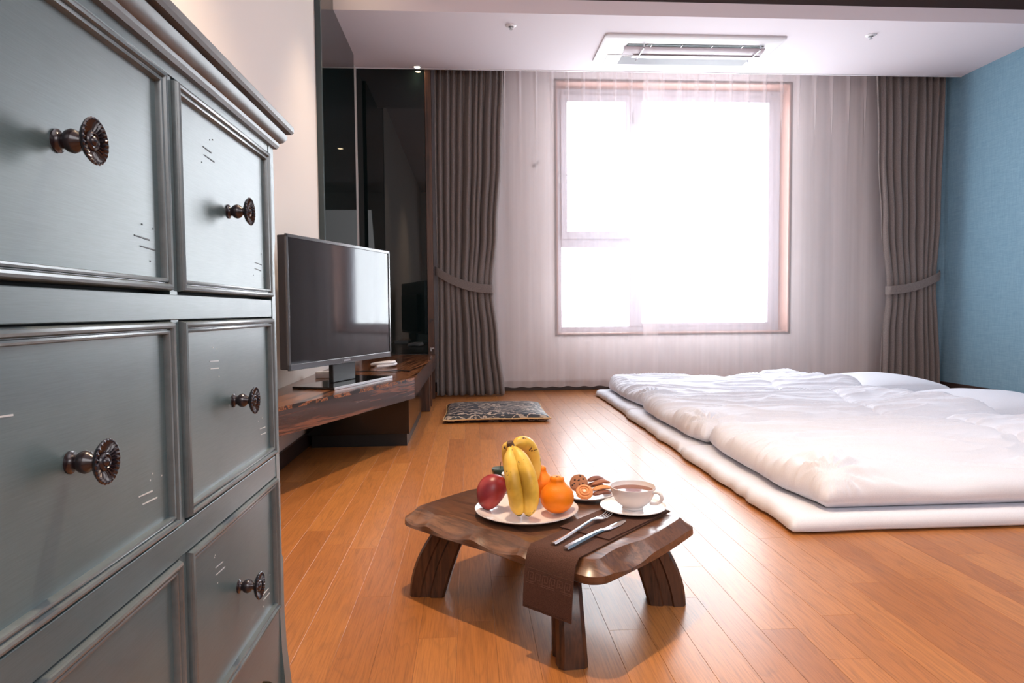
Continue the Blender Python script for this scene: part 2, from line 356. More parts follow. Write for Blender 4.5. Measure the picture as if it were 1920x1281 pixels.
# floor planks: the nearest in view are parts, the others one joined part
PW = 0.0825; meshes = {}
def plank_mesh(ln):
    if ln in meshes: return meshes[ln]
    w, l, c = PW / 2 - 0.00015, ln / 2 - 0.00015, 0.0004
    me = D.meshes.new('plank')
    v = [(-w, -l, -0.012), (w, -l, -0.012), (w, l, -0.012), (-w, l, -0.012), (-w, -l, -c), (w, -l, -c), (w, l, -c), (-w, l, -c), (-w + c, -l + c, 0), (w - c, -l + c, 0), (w - c, l - c, 0), (-w + c, l - c, 0)]
    f = [(0, 1, 5, 4), (1, 2, 6, 5), (2, 3, 7, 6), (3, 0, 4, 7), (4, 5, 9, 8), (5, 6, 10, 9), (6, 7, 11, 10), (7, 4, 8, 11), (8, 9, 10, 11)]
    me.from_pydata(v, [], f); me.update(); me.materials.append(FLOOR_O); meshes[ln] = me; return me
cands = []
row = 0; x = XL + PW / 2
while x < XR:
    y = YF - random.uniform(0, 1.1)
    while y < YB:
        ln = random.choice((0.75, 0.9, 1.1, 1.1, 1.1)); y1 = y + ln
        ya, yb = y, y1
        y = y1
        if yb < YF + 0.05: continue
        cy = (ya + yb) / 2
        vis = yb > 1.15 and ya < 5.6 and x < 0.86 * min(yb, 5.6) + 0.15 and x > -0.32 * yb - 0.15 - 0.1 and not (x > 1.15 and ya > 1.95) and not (x < -0.4 and yb < 1.2)
        cands.append((not vis, max(cy, 0), x, cy, ln))
    x += PW
cands.sort()
far = MB()
for i, (nv, _, x, cy, ln) in enumerate(cands):
    if i < 300 and not nv:
        o = D.objects.new('plank', plank_mesh(ln)); COL.objects.link(o); o.location = (x, cy, 0); o.parent = floor
    else:
        w, l, c = PW / 2 - 0.00015, ln / 2 - 0.00015, 0.0004
        far.add([(x - w, cy - l, -c), (x + w, cy - l, -c), (x + w, cy + l, -c), (x - w, cy + l, -c), (x - w + c, cy - l + c, 0), (x + w - c, cy - l + c, 0), (x + w - c, cy + l - c, 0), (x - w + c, cy + l - c, 0)],
                [(0, 1, 5, 4), (1, 2, 6, 5), (2, 3, 7, 6), (3, 0, 4, 7), (4, 5, 6, 7)])
fo = obj('plank_field', far, FLOOR_I, floor); fo['kind'] = 'stuff'

# ------------------------------------------------------------------ window
win = struct('window_1', MB().box(WX0, WX1, 5.98, 6.0, WZ0, WZ0 + 0.03), PVC)
YW = 5.90
def wpart(n, mb, m=PVC, **kw): return obj(n, mb, m, win, **kw)
ln = MB(); t = 0.012
ln.box(WX0 - 0.002, WX0 + t, YB - 0.012, 5.99, WZ0, WZ1); ln.box(WX1 - t, WX1 + 0.002, YB - 0.012, 5.99, WZ0, WZ1)
ln.box(WX0 + t, WX1 - t, YB - 0.012, 5.99, WZ1 - t, WZ1 + 0.002); ln.box(WX0 + t, WX1 - t, YB - 0.012, 5.99, WZ0 - 0.002, WZ0 + t)
wpart('window_lining', ln, LINING)
cs = MB(); e = 0.014
cs.box(WX0 - e, WX0, YB - 0.016, YB - 0.001, WZ0 - e, WZ1 + e); cs.box(WX1, WX1 + e, YB - 0.016, YB - 0.001, WZ0 - e, WZ1 + e)
cs.box(WX0, WX1, YB - 0.016, YB - 0.001, WZ1, WZ1 + e); cs.box(WX0, WX1, YB - 0.016, YB - 0.001, WZ0 - e, WZ0)
wpart('window_casing', cs, DARKTRIM)
fr = MB(); a0, a1 = WX0 + t, WX1 - t; b0, b1 = WZ0 + t, WZ1 - t
fr.box(a0, a0 + 0.055, YW, YW + 0.07, b0, b1); fr.box(a1 - 0.06, a1, YW, YW + 0.07, b0, b1); fr.box(a0 + 0.0555, a1 - 0.0605, YW, YW + 0.07, b1 - 0.06, b1); fr.box(a0 + 0.0555, a1 - 0.0605, YW, YW + 0.07, b0, b0 + 0.05)
wpart('window_frame', fr, bevel=0.003)
wpart('mullion', B(1.44, 1.53, YW - 0.005, YW + 0.07, b0 + 0.05, b1 - 0.06), bevel=0.003)
wpart('transom', B(a0 + 0.055, 1.44, YW - 0.005, YW + 0.07, 1.262, 1.34), bevel=0.003)
sa = MB(); x0, x1, z0, z1 = a0 + 0.052, 1.445, 1.335, b1 - 0.055
sa.box(x0, x0 + 0.055, YW - 0.02, YW + 0.05, z0, z1); sa.box(x1 - 0.04, x1, YW - 0.02, YW + 0.05, z0, z1); sa.box(x0 + 0.0555, x1 - 0.0405, YW - 0.02, YW + 0.05, z1 - 0.06, z1); sa.box(x0 + 0.0555, x1 - 0.0405, YW - 0.02, YW + 0.05, z0, z0 + 0.07)
wpart('sash', sa, bevel=0.003)
fb = MB(); x0, x1, z0, z1 = 1.528, a1 - 0.058, b0 + 0.048, b1 - 0.058
fb.box(x0, x0 + 0.03, YW - 0.004, YW + 0.05, z0, z1); fb.box(x1 - 0.05, x1, YW - 0.004, YW + 0.05, z0, z1); fb.box(x0 + 0.0305, x1 - 0.0505, YW - 0.004, YW + 0.05, z1 - 0.045, z1); fb.box(x0 + 0.0305, x1 - 0.0505, YW - 0.004, YW + 0.05, z0, z0 + 0.03)
wpart('glazing_bead', fb, bevel=0.002)
wpart('pane', B(a0 + 0.10, 1.41, YW + 0.03, YW + 0.036, 1.40, b1 - 0.11), PANE)
wpart('pane', B(a0 + 0.05, 1.445, YW + 0.03, YW + 0.036, b0 + 0.045, 1.266), PANE)
wpart('pane', B(1.55, a1 - 0.10, YW + 0.03, YW + 0.036, b0 + 0.07, b1 - 0.09), PANE)
hg = MB(); hg.box(0.79, 0.815, YW - 0.035, YW - 0.019, 1.82, 1.88); hg.box(0.79, 0.81, YW - 0.035, YW - 0.019, 1.93, 1.98); hg.box(0.80, 0.93, YW - 0.035, YW - 0.028, 1.895, 1.905)
wpart('window_handle', hg, GREYPL, bevel=0.002)
wpart('latch', B(1.475, 1.495, YW - 0.03, YW - 0.004, 2.36, 2.46), GREYPL, bevel=0.003)

hk = MB(); hk.lathe([(0.001, 0), (0.018, 0), (0.018, -0.006), (0.006, -0.010), (0.006, -0.03), (0.010, -0.034), (0.001, -0.036)], (0.575, YB, 1.95), 'y', 14); hk.tube([(0.575, YB - 0.03, 1.95), (0.60, YB - 0.036, 1.965), (0.607, YB - 0.036, 1.99)], 0.004, 8)
single('wall_hook', hk, GREYPL, 'small grey hook on the white wall left of the window, behind the sheer', 'hook', (0.575, YB, 1.95), smooth=True)

# ------------------------------------------------------------------ curtains
def sheer_panel(name, x0, x1, y, n, label, ph):
    mb = MB(); W = 420; zs = [0.045, 0.10, 0.13, 0.6, 1.2, 1.8, 2.3, 2.55, 2.62, 2.74]
    L_ = []
    for z in zs:
        k = min(1, (2.80 - z) / 0.9); pinch = 1 - k
        l = []
        for i in range(W + 1):
            s = i / W; x = x0 + (x1 - x0) * s; th = 2 * PI * n * s + ph
            # fine pleats near the heading, relaxing into soft irregular folds below
            a = 0.016 * nz(x * 6.5, z * 0.25, ph) + 0.009 * nz(x * 15, z * 0.3, ph + 3) + 0.004 * math.sin(th)
            b = 0.012 * max(0, math.sin(th)) ** 6
            l.append((x + 0.008 * nz(x * 9, z * 0.3, 2), y + a * (0.35 + 0.65 * k) - b * pinch, z + (0.004 * math.sin(th) if z < 0.05 else 0)))
        L_.append(l)
    mb.loops(L_, False, False, closed=False)
    t_ = thing(name, label, 'curtain', ((x0 + x1) / 2, y, 0.045), 'white sheer curtain panels')
    obj('sheer_cloth', mb, SHEER, t_, smooth='full')
    tp = MB(); xx = x0
    hb = MB(); l0 = []; l1 = []
    for i in range(W + 1):
        xq, yq, zq = L_[0][i]; l0.append((xq, yq - 0.0015, zq)); xq, yq, zq = L_[2][i]; l1.append((xq, yq - 0.0015, 0.115))
    hb.loops([l0, l1], False, False, closed=False); obj('hem', hb, SHEER, t_, smooth='full')
    pl = MB()
    for k in range(n):
        s = (k + 0.25 - ph / (2 * PI)) / n
        if not 0.01 < s < 0.99: continue
        xc = x0 + (x1 - x0) * s
        ls = []
        for z, w, d in ((2.20, 0.001, 0.001), (2.38, 0.010, 0.008), (2.55, 0.016, 0.014), (2.74, 0.018, 0.016)):
            ls.append([(xc - w, y - 0.022, z), (xc, y - 0.022 - d, z), (xc + w, y - 0.022, z)])
        pl.loops(ls, False, False, closed=False)
    obj('pinch_pleat', pl, SHEER, t_, smooth=True)
sheer_panel('sheer_curtain', 0.14, 1.62, 5.600, 11, 'left white sheer curtain panel, beside the drape with the wall-left tieback', 0.4)
sheer_panel('sheer_curtain', 1.50, 3.74, 5.635, 15, 'right white sheer curtain panel, over the wide window pane and bare wall', 1.1)

def interp(tab, z):
    for (z0, v0), (z1, v1) in zip(tab, tab[1:]):
        if z <= z1:
            t_ = max(0, min(1, (z - z0) / (z1 - z0))); t_ = t_ * t_ * (3 - 2 * t_) if len(tab) > 2 else t_; return v0 + (v1 - v0) * t_
    return tab[-1][1]
def drape(name, left, right, folds, yc, seed, label, band):
    t_ = thing(name, label, 'curtain', ((left[0][1] + right[0][1]) / 2, yc, 0.015), 'taupe drapes at the window')
    zs = [0.012 + 0.05 * i for i in range(56)]; W = folds * 22
    rnd = random.Random(seed); jit = [rnd.uniform(-1.1, 1.1) for _ in range(folds + 2)]; amp = [rnd.uniform(0.5, 1.35) for _ in range(folds + 2)]
    ls = []
    for z in zs:
        a, b = interp(left, z), interp(right, z); l = []
        top = max(0, (z - 2.25) / 0.5); tie = math.exp(-((z - 0.93) / 0.22) ** 2); low = max(0, (0.9 - z) / 0.9)
        for i in range(W + 1):
            s = i / W; q = s * folds; k = int(q); fr_ = q - k
            j = jit[k] * (1 - fr_) + jit[k + 1] * fr_; A = amp[k] * (1 - fr_) + amp[k + 1] * fr_
            ph = 2 * PI * (q + 0.3 * j) + 0.7 * nz(s * 5, z * 0.6, seed)
            w = math.sin(ph); w = math.copysign(abs(w) ** 0.75, w)
            y = yc + w * 0.032 * A * (1 - 0.35 * tie + 0.15 * low) * (1 - 0.35 * top) + 0.008 * math.sin(ph * 2 + 1) * (1 - tie) + 0.008 * top * math.sin(ph * 3.3)
            y -= 0.02 * tie * math.sin(PI * s)
            x = a + (b - a) * s + 0.010 * math.sin(ph + 1.3) * (1 - top)
            l.append((x, y, z))
        ls.append(l)
    mb = MB(); mb.loops(ls, False, False, closed=False)
    obj('drape_cloth', mb, DRAPE, t_, smooth='full', solid=0.003)
    tb = MB(); pts = catmull(band, 8); l0 = []
    for q in pts: l0.append([(q.x, q.y, q.z - 0.036), (q.x, q.y - 0.003, q.z - 0.034), (q.x, q.y - 0.004, q.z), (q.x, q.y - 0.003, q.z + 0.034), (q.x, q.y, q.z + 0.036), (q.x, q.y + 0.003, q.z + 0.034), (q.x, q.y + 0.003, q.z - 0.034)])
    tb.loops(l0); obj('tieback', tb, DRAPE, t_, smooth=True)
    return t_
drape('drape', [(0, -0.275), (0.93, -0.262), (1.9, -0.268), (2.75, -0.262)], [(0, 0.280), (0.45, 0.236), (0.90, 0.190), (1.35, 0.232), (1.95, 0.272), (2.75, 0.300)], 10, 5.42, 3,
      'taupe pleated drape beside the dark glass panel, held by a band', [(-0.285, 5.44, 1.03), (-0.262, 5.375, 1.02), (-0.15, 5.345, 0.955), (-0.02, 5.338, 0.905), (0.10, 5.338, 0.882), (0.185, 5.350, 0.876), (0.205, 5.41, 0.876)])
drape('drape', [(0, 3.500), (0.45, 3.512), (0.86, 3.548), (1.4, 3.490), (2.0, 3.450), (2.75, 3.430)], [(0, 4.035), (0.93, 3.985), (1.5, 4.01), (2.75, 4.04)], 9, 5.42, 11,
      'taupe pleated drape in the corner beside the blue wall, held by a band', [(3.532, 5.41, 0.845), (3.545, 5.352, 0.845), (3.65, 5.338, 0.856), (3.78, 5.338, 0.885), (3.90, 5.345, 0.93), (3.985, 5.37, 0.965), (4.02, 5.43, 0.98)])
tk = MB(); tk.box(XL + 0.6, XR - 0.02, 5.40, 5.44, 2.80, 2.83); tk.box(XL + 0.6, XR - 0.02, 5.60, 5.64, 2.80, 2.83)
struct('curtain_track', tk, PLASTIC)  # unseen curtain tracks above the ceiling edge, for drapes and sheers

# ------------------------------------------------------------------ ceiling fittings
def ac_unit():
    t_ = thing('ceiling_air_conditioner', 'white rectangular air conditioner panel in the ceiling before the window', 'air conditioner', (1.6, 4.8, ZC))
    x0, x1, y0, y1 = 0.95, 2.237, 4.555, 5.06; z = ZC
    fm = MB(); a = 0.06
    def rr(x0, x1, y0, y1, r, z):
        o = []
        for cx, cy, s in ((x1 - r, y1 - r, 0), (x0 + r, y1 - r, 1), (x0 + r, y0 + r, 2), (x1 - r, y0 + r, 3)):
            for k in range(5): an = (s + k / 4) * PI / 2; o.append((cx + r * math.cos(an), cy + r * math.sin(an), z))
        return o
    fm.loops([rr(x0, x1, y0, y1, 0.03, z), rr(x0, x1, y0, y1, 0.03, z - 0.012), rr(x0 + 0.02, x1 - 0.02, y0 + 0.02, y1 - 0.02, 0.02, z - 0.022)])
    obj('panel', fm, PLASTIC, t_, smooth=True)
    sx0, sx1, sy0, sy1 = 1.13, 2.11, 4.665, 4.74; zb = z - 0.0225
    obj('outlet_slot', B(sx0, sx1, sy0, sy1, zb - 0.003, zb), SLOT, t_)
    for k in range(4): xx = 1.30 + 0.22 * k; obj('outlet_rib', B(xx, xx + 0.006, sy0, sy1, zb - 0.007, zb - 0.003), PLASTIC, t_)
    lv = MB(); ls = []
    for xx in (1.12, 2.14):
        ls.append([(xx, 4.705, zb - 0.002), (xx, 4.725, zb - 0.012), (xx, 4.765, zb - 0.020), (xx, 4.80, zb - 0.022), (xx, 4.80, zb - 0.026), (xx, 4.762, zb - 0.024), (xx, 4.722, zb - 0.016), (xx, 4.702, zb - 0.005)])
    lv.loops(ls); obj('louver', lv, LOUVER, t_, smooth=True)
    df = MB(); ls = []
    for xx in (1.20, 2.14): ls.append([(xx, 4.79, zb - 0.030), (xx, 4.865, zb - 0.020), (xx, 4.865, zb - 0.023), (xx, 4.79, zb - 0.034)])
    df.loops(ls); obj('deflector', df, mat('clear_plastic', (0.92, 0.90, 0.93, 1), 0.12, spec=0.6), t_, smooth=True)
    for xx in (1.24, 2.08):
        br = MB(); br.box(xx, xx + 0.006, 4.65, 4.875, zb - 0.036, zb - 0.030); br.box(xx, xx + 0.006, 4.65, 4.656, zb - 0.036, zb); br.box(xx, xx + 0.006, 4.869, 4.875, zb - 0.045, zb)
        obj('bracket', br, CHROME, t_)
        kb = MB(); kb.lathe([(0.0005, -0.010), (0.008, -0.010), (0.008, 0)], (xx + 0.03, 4.672, zb), 'z', 10); obj('screw_knob', kb, GREYPL, t_)
    obj('grille_frame', B(1.03, 2.17, 4.868, 5.045, zb - 0.003, zb), PLASTIC, t_, bevel=0.002)
    gr = MB(); 
    for i in range(26): yy = 4.893 + i * 0.0056; gr.box(1.14, 2.11, yy, yy + 0.0030, zb - 0.006, zb - 0.003)
    g = obj('grille', gr, GREYPL, t_); g['kind'] = 'stuff'
ac_unit()
def sensor(x, y, label):
    t_ = thing('ceiling_sprinkler', label, 'sprinkler', (x, y, ZC), None)
    r = MB(); r.lathe([(0.001, 0), (0.036, 0), (0.036, -0.003), (0.024, -0.010), (0.018, -0.010), (0.018, -0.004)], (x, y, ZC), 'z', 28); obj('rosette', r, PLASTIC, t_, smooth=True)
    h = MB(); h.lathe([(0.010, -0.002), (0.010, -0.012), (0.004, -0.016), (0.004, -0.022), (0.012, -0.023), (0.012, -0.025), (0.0005, -0.025)], (x, y, ZC), 'z', 18); obj('sprinkler_head', h, GREYPL, t_, smooth=True)
sensor(0.295, 4.463, 'round white ceiling sprinkler left of the air conditioner')
sensor(2.806, 4.508, 'round white ceiling sprinkler towards the blue wall')
def downlight(x, y, z, label, r=0.035):
    t_ = thing('downlight', label, 'ceiling light', (x, y, z), None)
    a = MB(); a.lathe([(r + 0.012, 0), (r + 0.012, -0.004), (r, -0.005), (r, -0.001)], (x, y, z), 'z', 24); obj('trim_ring', a, PLASTIC, t_, smooth=True)
    b = MB(); b.lathe([(0.0005, -0.002), (r, -0.002)], (x, y, z), 'z', 24); obj('bulb', b, LAMP, t_)
downlight(-0.385, 5.23, ZC, 'small lit warm downlight above the dark glass wall panel', 0.022)
downlight(-0.62, 4.02, ZU, 'lit warm downlight in the raised ceiling above the television')
downlight(0.02, 1.62, ZU, 'lit warm downlight in the raised ceiling above the low table')

# ------------------------------------------------------------------ dark glass panels, post
t_ = thing('glass_wall_panel', 'tall dark glass panel standing out from the white left wall', 'wall panel', (XL, 4.4, 0.36))
obj('glass_sheet', B(XL + 0.012, XL + 0.030, 3.91, 5.0, 0.42, ZC + 0.0 if False else 2.590), GLASSD, t_)
obj('edge_strip', B(XL, XL + 0.032, 3.885, 3.91, 0.42, 2.84), mat('edge_strip', lin((56, 68, 70)), 0.3), t_, bevel=0.001)
obj('glass_sheet', B(XL + 0.012, XL + 0.030, 3.91, 4.27, 2.590, 2.84), GLASSD, t_)
obj('backing', B(XL, XL + 0.012, 3.91, 5.0, 0.42, 2.59), MATTBLACK, t_)
t_ = thing('glass_wall_panel', 'dark glass panel facing the room beside the left drape', 'wall panel', (-0.6, 5.30, 0.361))
obj('glass_sheet', B(XL + 0.002, -0.335, 5.278, 5.293, 0.361, 2.70), GLASSD, t_)
obj('backing', B(XL + 0.002, -0.335, 5.293, 5.34, 0.361, 2.70), MATTBLACK, t_)
t_ = thing('wooden_post', 'narrow brown wooden post between dark glass panel and left drape', 'post', (-0.31, 5.2, 0))
obj('post', B(-0.333, -0.285, 5.277, 5.34, 0.0, 2.70), POST_WOOD, t_, bevel=0.002)
for z in (0.63, 0.40):
    kb = MB(); kb.box(-0.318, -0.288, 5.262, 5.277, z, z + 0.012); kb.box(-0.318, -0.306, 5.262, 5.277, z - 0.018, z); obj('hook', kb, DARKTRIM if z > 0.5 else CHROME, t_, bevel=0.001)

# ------------------------------------------------------------------ television stand
t_ = thing('tv_stand', 'low striped ebony television stand with angled slab top in the corner', 'tv stand', (-0.55, 3.6, 0))
top = [(XL + 0.002, 1.99), (-0.289, 3.418), (-0.278, 4.95), (-0.278, 5.262), (XL + 0.002, 5.262)]
obj('slab_top', MB().prism(top, 0.345, 0.360), EBONY_TOP, t_)
m_ = MB().prism([(x - 0.0005 if x > -0.5 else x, y) for x, y in top], 0.253, 0.345); obj('front_apron', m_, EBONY_SIDE, t_)
obj('base_cabinet', B(-0.845, -0.322, 3.43, 4.45, 0.065, 0.253), GLOSSBLACK, t_, bevel=0.002)
obj('plinth', B(-0.825, -0.335, 3.445, 4.43, 0.0, 0.065), MATTBLACK, t_)
obj('leg', B(-0.350, -0.288, 4.62, 4.72, 0.0, 0.253), POST_WOOD, t_, bevel=0.003)
obj('leg', B(-0.350, -0.288, 4.86, 4.96, 0.0, 0.253), POST_WOOD, t_, bevel=0.003)

# ------------------------------------------------------------------ television
def tv():
    A = Vector((-0.752, 2.775, 0)); Bv = Vector((-0.433, 3.620, 0)); d = (Bv - A); W = d.length; u = d / W; n = Vector((u.y, -u.x, 0))
    z0, z1 = 0.458, 1.026
    t_ = thing('television', 'black flat television on the striped ebony stand', 'television', ((A + Bv) / 2 - n * 0.03 + Vector((0, 0, 0.36))))
    def bx(a0, a1, b0, b1, z0, z1, mb=None):       # a along the screen, b out of it
        mb = mb or MB(); q = [A + u * a + n * b for a, b in ((a0, b0), (a1, b0), (a1, b1), (a0, b1))]
        return mb.prism([(p_.x, p_.y) for p_ in reversed(q)][::-1] if False else [(p_.x, p_.y) for p_ in q][::-1], z0, z1)
    obj('case', bx(0, W, -0.042, -0.004, z0 + 0.004, z1 - 0.004), BEZELDARK, t_, bevel=0.004)
    obj('rear_housing', bx(0.14, W - 0.14, -0.085, -0.042, z0 + 0.03, z1 - 0.14), BEZELDARK, t_, bevel=0.01)
    bz = MB(); bx(0, W, -0.005, 0.004, z0, z0 + 0.026, bz); bx(0, W, -0.005, 0.004, z1 - 0.014, z1, bz); bx(0, 0.013, -0.005, 0.004, z0, z1, bz); bx(W - 0.013, W, -0.005, 0.004, z0, z1, bz)
    obj('bezel', bz, BEZEL, t_, bevel=0.0015)
    obj('screen', bx(0.011, W - 0.011, -0.004, 0.0, z0 + 0.024, z1 - 0.012), SCREEN, t_)
    lg = MB()
    for k in range(7): bx(W / 2 - 0.028 + k * 0.0082, W / 2 - 0.0225 + k * 0.0082, 0.004, 0.0048, z0 + 0.009, z0 + 0.017, lg)
    obj('brand_mark', lg, SILVER, t_); t_.children[-1]['label'] = 'small pale lettering on the lower bezel'
    nk = MB(); bx(W / 2 - 0.10, W / 2 + 0.10, -0.035, -0.012, 0.372, z0 + 0.02, nk); obj('neck', nk, MATTBLACK, t_, bevel=0.003)
    st = MB(); bx(W / 2 - 0.27, W / 2 + 0.27, -0.115, 0.10, 0.3605, 0.371, st); obj('foot_plate', st, GLOSSBLACK, t_, bevel=0.003)
    ed = MB(); bx(W / 2 - 0.27, W / 2 + 0.27, 0.098, 0.104, 0.3605, 0.3715, ed); obj('foot_edge', ed, SILVER, t_, bevel=0.001); t_.children[-1]['label'] = 'silver front edge of the foot'
tv()
# cables and small things behind the television
def cable(pts, r, m, label, cat='cable'):
    mb = MB(); mb.tube(catmull(pts, 8), r, 8); single('cable', mb, m, label, cat, pts[0], smooth=True)
cable([(-0.56, 3.98, 0.372), (-0.50, 4.02, 0.376), (-0.46, 4.10, 0.380), (-0.50, 4.18, 0.376), (-0.57, 4.15, 0.378), (-0.60, 4.06, 0.380), (-0.54, 4.00, 0.390), (-0.47, 4.06, 0.392), (-0.49, 4.15, 0.390), (-0.60, 4.20, 0.374)], 0.009, PLASTIC, 'thick white coiled cable on the stand behind the television')
cable([(-0.34, 3.72, 0.364), (-0.40, 3.80, 0.364), (-0.50, 3.74, 0.364), (-0.60, 3.78, 0.364), (-0.70, 3.70, 0.364)], 0.0028, MATTBLACK, 'thin black cable lying on the stand behind the television')
ps = MB(); ps.box(-0.80, -0.66, 3.45, 3.50, 0.361, 0.392); ps.box(-0.79, -0.76, 3.448, 3.45, 0.368, 0.384); ps.box(-0.74, -0.71, 3.448, 3.45, 0.368, 0.384)
single('power_strip', ps, PLASTIC, 'white power strip on the stand below the television', 'power strip', (-0.73, 3.475, 0.361), bevel=0.003)

# ------------------------------------------------------------------ dresser
def dresser():
    XF, Y0, Y1 = -0.34, 0.335, 1.192; XB = -0.835
    t_ = thing('dresser', 'blue-grey painted dresser with moulded drawers and dark flower knobs', 'dresser', ((XF + XB) / 2, (Y0 + Y1) / 2, 0))
    obj('carcass', B(XB, XF - 0.020, Y0 + 0.015, Y1 - 0.015, 0.12, 0.990), GAP, t_)
    ZR = [(0.726, 0.972), (0.455, 0.691), (0.1815, 0.413)]; YC = [(0.385, 0.779), (0.803, 1.161)]
    # side panel, stiles and rails of the face frame
    obj('side_panel', B(XB, XF - 0.03, Y1 - 0.018, Y1 - 0.004, 0.10, 0.992), PAINT, t_); obj('side_panel', B(XB, XF - 0.03, Y0 + 0.004, Y0 + 0.018, 0.10, 0.992), PAINT, t_)
    fr_ = [('stile', 1.163, Y1, 0.0, 0.992), ('stile', Y0, 0.383, 0.0, 0.992), ('centre_stile', 0.7815, 0.8005, 0.13, 0.974)]
    for nm, a, b, z0, z1 in fr_:
        if nm == 'stile':
            mb = MB(); ls = []
            ya, yb = a, b; near = a < 0.5
            for z in (0.0, 0.02, 0.10, 0.165, 0.175, 0.26, 0.27, 0.80, 0.83, 0.86, z1):
                fl = 0.010 * max(0, 1 - z / 0.16) ** 1.6; c = 0.010 if 0.27 <= z <= 0.81 else 0.002
                if near: ls.append([(XF - 0.045, ya - fl, z), (XF + fl - c, ya - fl, z), (XF + fl, ya - fl + c, z), (XF + fl, yb, z), (XF - 0.045, yb, z)][::-1])
                else: ls.append([(XF - 0.045, yb + fl, z), (XF + fl - c, yb + fl, z), (XF + fl, yb + fl - c, z), (XF + fl, ya, z), (XF - 0.045, ya, z)])
            mb.loops(ls); obj(nm, mb, PAINT, t_, smooth=True, angle=30)
            lb = MB(); lb.box(XB, XB + 0.045, (ya if near else yb - 0.045), (ya + 0.045 if near else yb), 0, 0.12); obj('rear_leg', lb, PAINT, t_)
        else: obj(nm, B(XF - 0.02, XF - 0.003, a, b, z0, z1), PAINT, t_)
    for z0, z1 in ((0.974, 0.996), (0.693, 0.722), (0.415, 0.4515)):
        obj('rail', B(XF - 0.02, XF - 0.001, 0.383, 1.163, z0, z1), PAINT, t_, bevel=0.001)
    # arched apron
    mb = MB(); K = 24; pts = []
    for k in range(K + 1):
        y = 0.383 + (1.163 - 0.383) * k / K; d = min(y - 0.383, 1.163 - y)
        pts.append((y, 0.0 + 0.105 * min(1, d / 0.10) ** 0.5 + 0.0 if d < 0.10 else 0.105 + 0.012 * math.sin(PI * min(1, (d - 0.10) / 0.28) / 2)))
    for (ya, za), (yb, zb) in zip(pts, pts[1:]):
        mb.add([(XF - 0.02, ya, za), (XF - 0.001, ya, za), (XF - 0.001, yb, zb), (XF - 0.02, yb, zb), (XF - 0.02, ya, 0.178), (XF - 0.001, ya, 0.178), (XF - 0.001, yb, 0.178), (XF - 0.02, yb, 0.178)],
               [(0, 3, 2, 1), (4, 5, 6, 7), (1, 2, 6, 5), (0, 4, 7, 3)])
    obj('apron', mb, PAINT, t_)
    # cornice: profile swept along front and both ends
    prof = [(0.000, 0.986), (0.005, 0.987), (0.008, 0.992), (0.0085, 0.997), (0.014, 1.000), (0.0185, 1.006), (0.0200, 1.0125), (0.0165, 1.0135), (0.0170, 1.0160), (0.0260, 1.0175), (0.0290, 1.0215), (0.0290, 1.0300), (0.0265, 1.0330), (0.0, 1.0335)]
    ls = []
    for d, z in prof: ls.append([(XB, Y0 - d, z), (XF + d, Y0 - d, z), (XF + d, Y1 + d, z), (XB, Y1 + d, z)])
    mb = MB(); mb.loops(ls); obj('cornice', mb, CORNICE, t_, smooth=True, angle=25)
    # drawers
    def frame_profile(mb, y0, y1, z0, z1, xs):
        ls = []
        for ins, x in xs: ls.append([(x, y0 + ins, z0 + ins), (x, y1 - ins, z0 + ins), (x, y1 - ins, z1 - ins), (x, y0 + ins, z1 - ins)])
        mb.loops(ls, False, False)
    XF -= 0.0045
    for ri, (z0, z1) in enumerate(ZR):
        for ci, (y0, y1) in enumerate(YC):
            mb = MB(); q = 0.0142; P_ = [(0, XF - 0.012), (0, XF + 0.003), (0.0012, XF + 0.0062)]
            for k in range(5): a = PI * k / 4; P_.append((0.0045 - 0.0034 * math.cos(a), XF + 0.0065 + 0.0030 * math.sin(a)))
            P_ += [(0.0085, XF + 0.0045)]
            for k in range(5): a = PI * k / 4; P_.append((0.0115 - 0.0026 * math.cos(a), XF + 0.0045 + 0.0024 * math.sin(a)))
            P_ += [(0.0146, XF - 0.0005)]
            frame_profile(mb, y0, y1, z0, z1, P_)
            pn = B(XF - 0.012, XF - 0.0004, y0 + 0.0135, y1 - 0.0135, z0 + 0.0135, z1 - 0.0135)
            dr = obj('drawer', pn, PAINT, t_); obj('drawer_moulding', mb, MOULD, dr, smooth=True, angle=35)
            # scratches, dark on the top row, with painted-in glints on the lower rows
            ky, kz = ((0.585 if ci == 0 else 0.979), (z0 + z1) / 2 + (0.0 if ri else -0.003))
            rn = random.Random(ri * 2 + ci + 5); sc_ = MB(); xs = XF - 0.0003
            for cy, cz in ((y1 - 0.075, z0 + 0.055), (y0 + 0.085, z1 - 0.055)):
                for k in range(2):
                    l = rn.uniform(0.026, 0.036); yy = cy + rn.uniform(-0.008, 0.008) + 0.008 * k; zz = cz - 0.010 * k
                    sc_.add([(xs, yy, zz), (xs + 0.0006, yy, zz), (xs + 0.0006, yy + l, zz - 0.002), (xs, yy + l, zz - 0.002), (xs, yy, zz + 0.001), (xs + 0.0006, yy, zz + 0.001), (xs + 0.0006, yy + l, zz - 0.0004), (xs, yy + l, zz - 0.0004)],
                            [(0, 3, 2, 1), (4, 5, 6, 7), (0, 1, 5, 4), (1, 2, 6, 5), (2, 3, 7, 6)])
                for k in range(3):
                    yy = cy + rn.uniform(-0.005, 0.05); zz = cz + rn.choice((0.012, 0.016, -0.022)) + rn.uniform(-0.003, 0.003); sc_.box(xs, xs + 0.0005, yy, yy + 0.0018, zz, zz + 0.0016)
            sm_ = obj('scratch_marks', sc_, SCRATCH if ri == 0 else SCRATCH_GLINT, dr); sm_['kind'] = 'stuff'
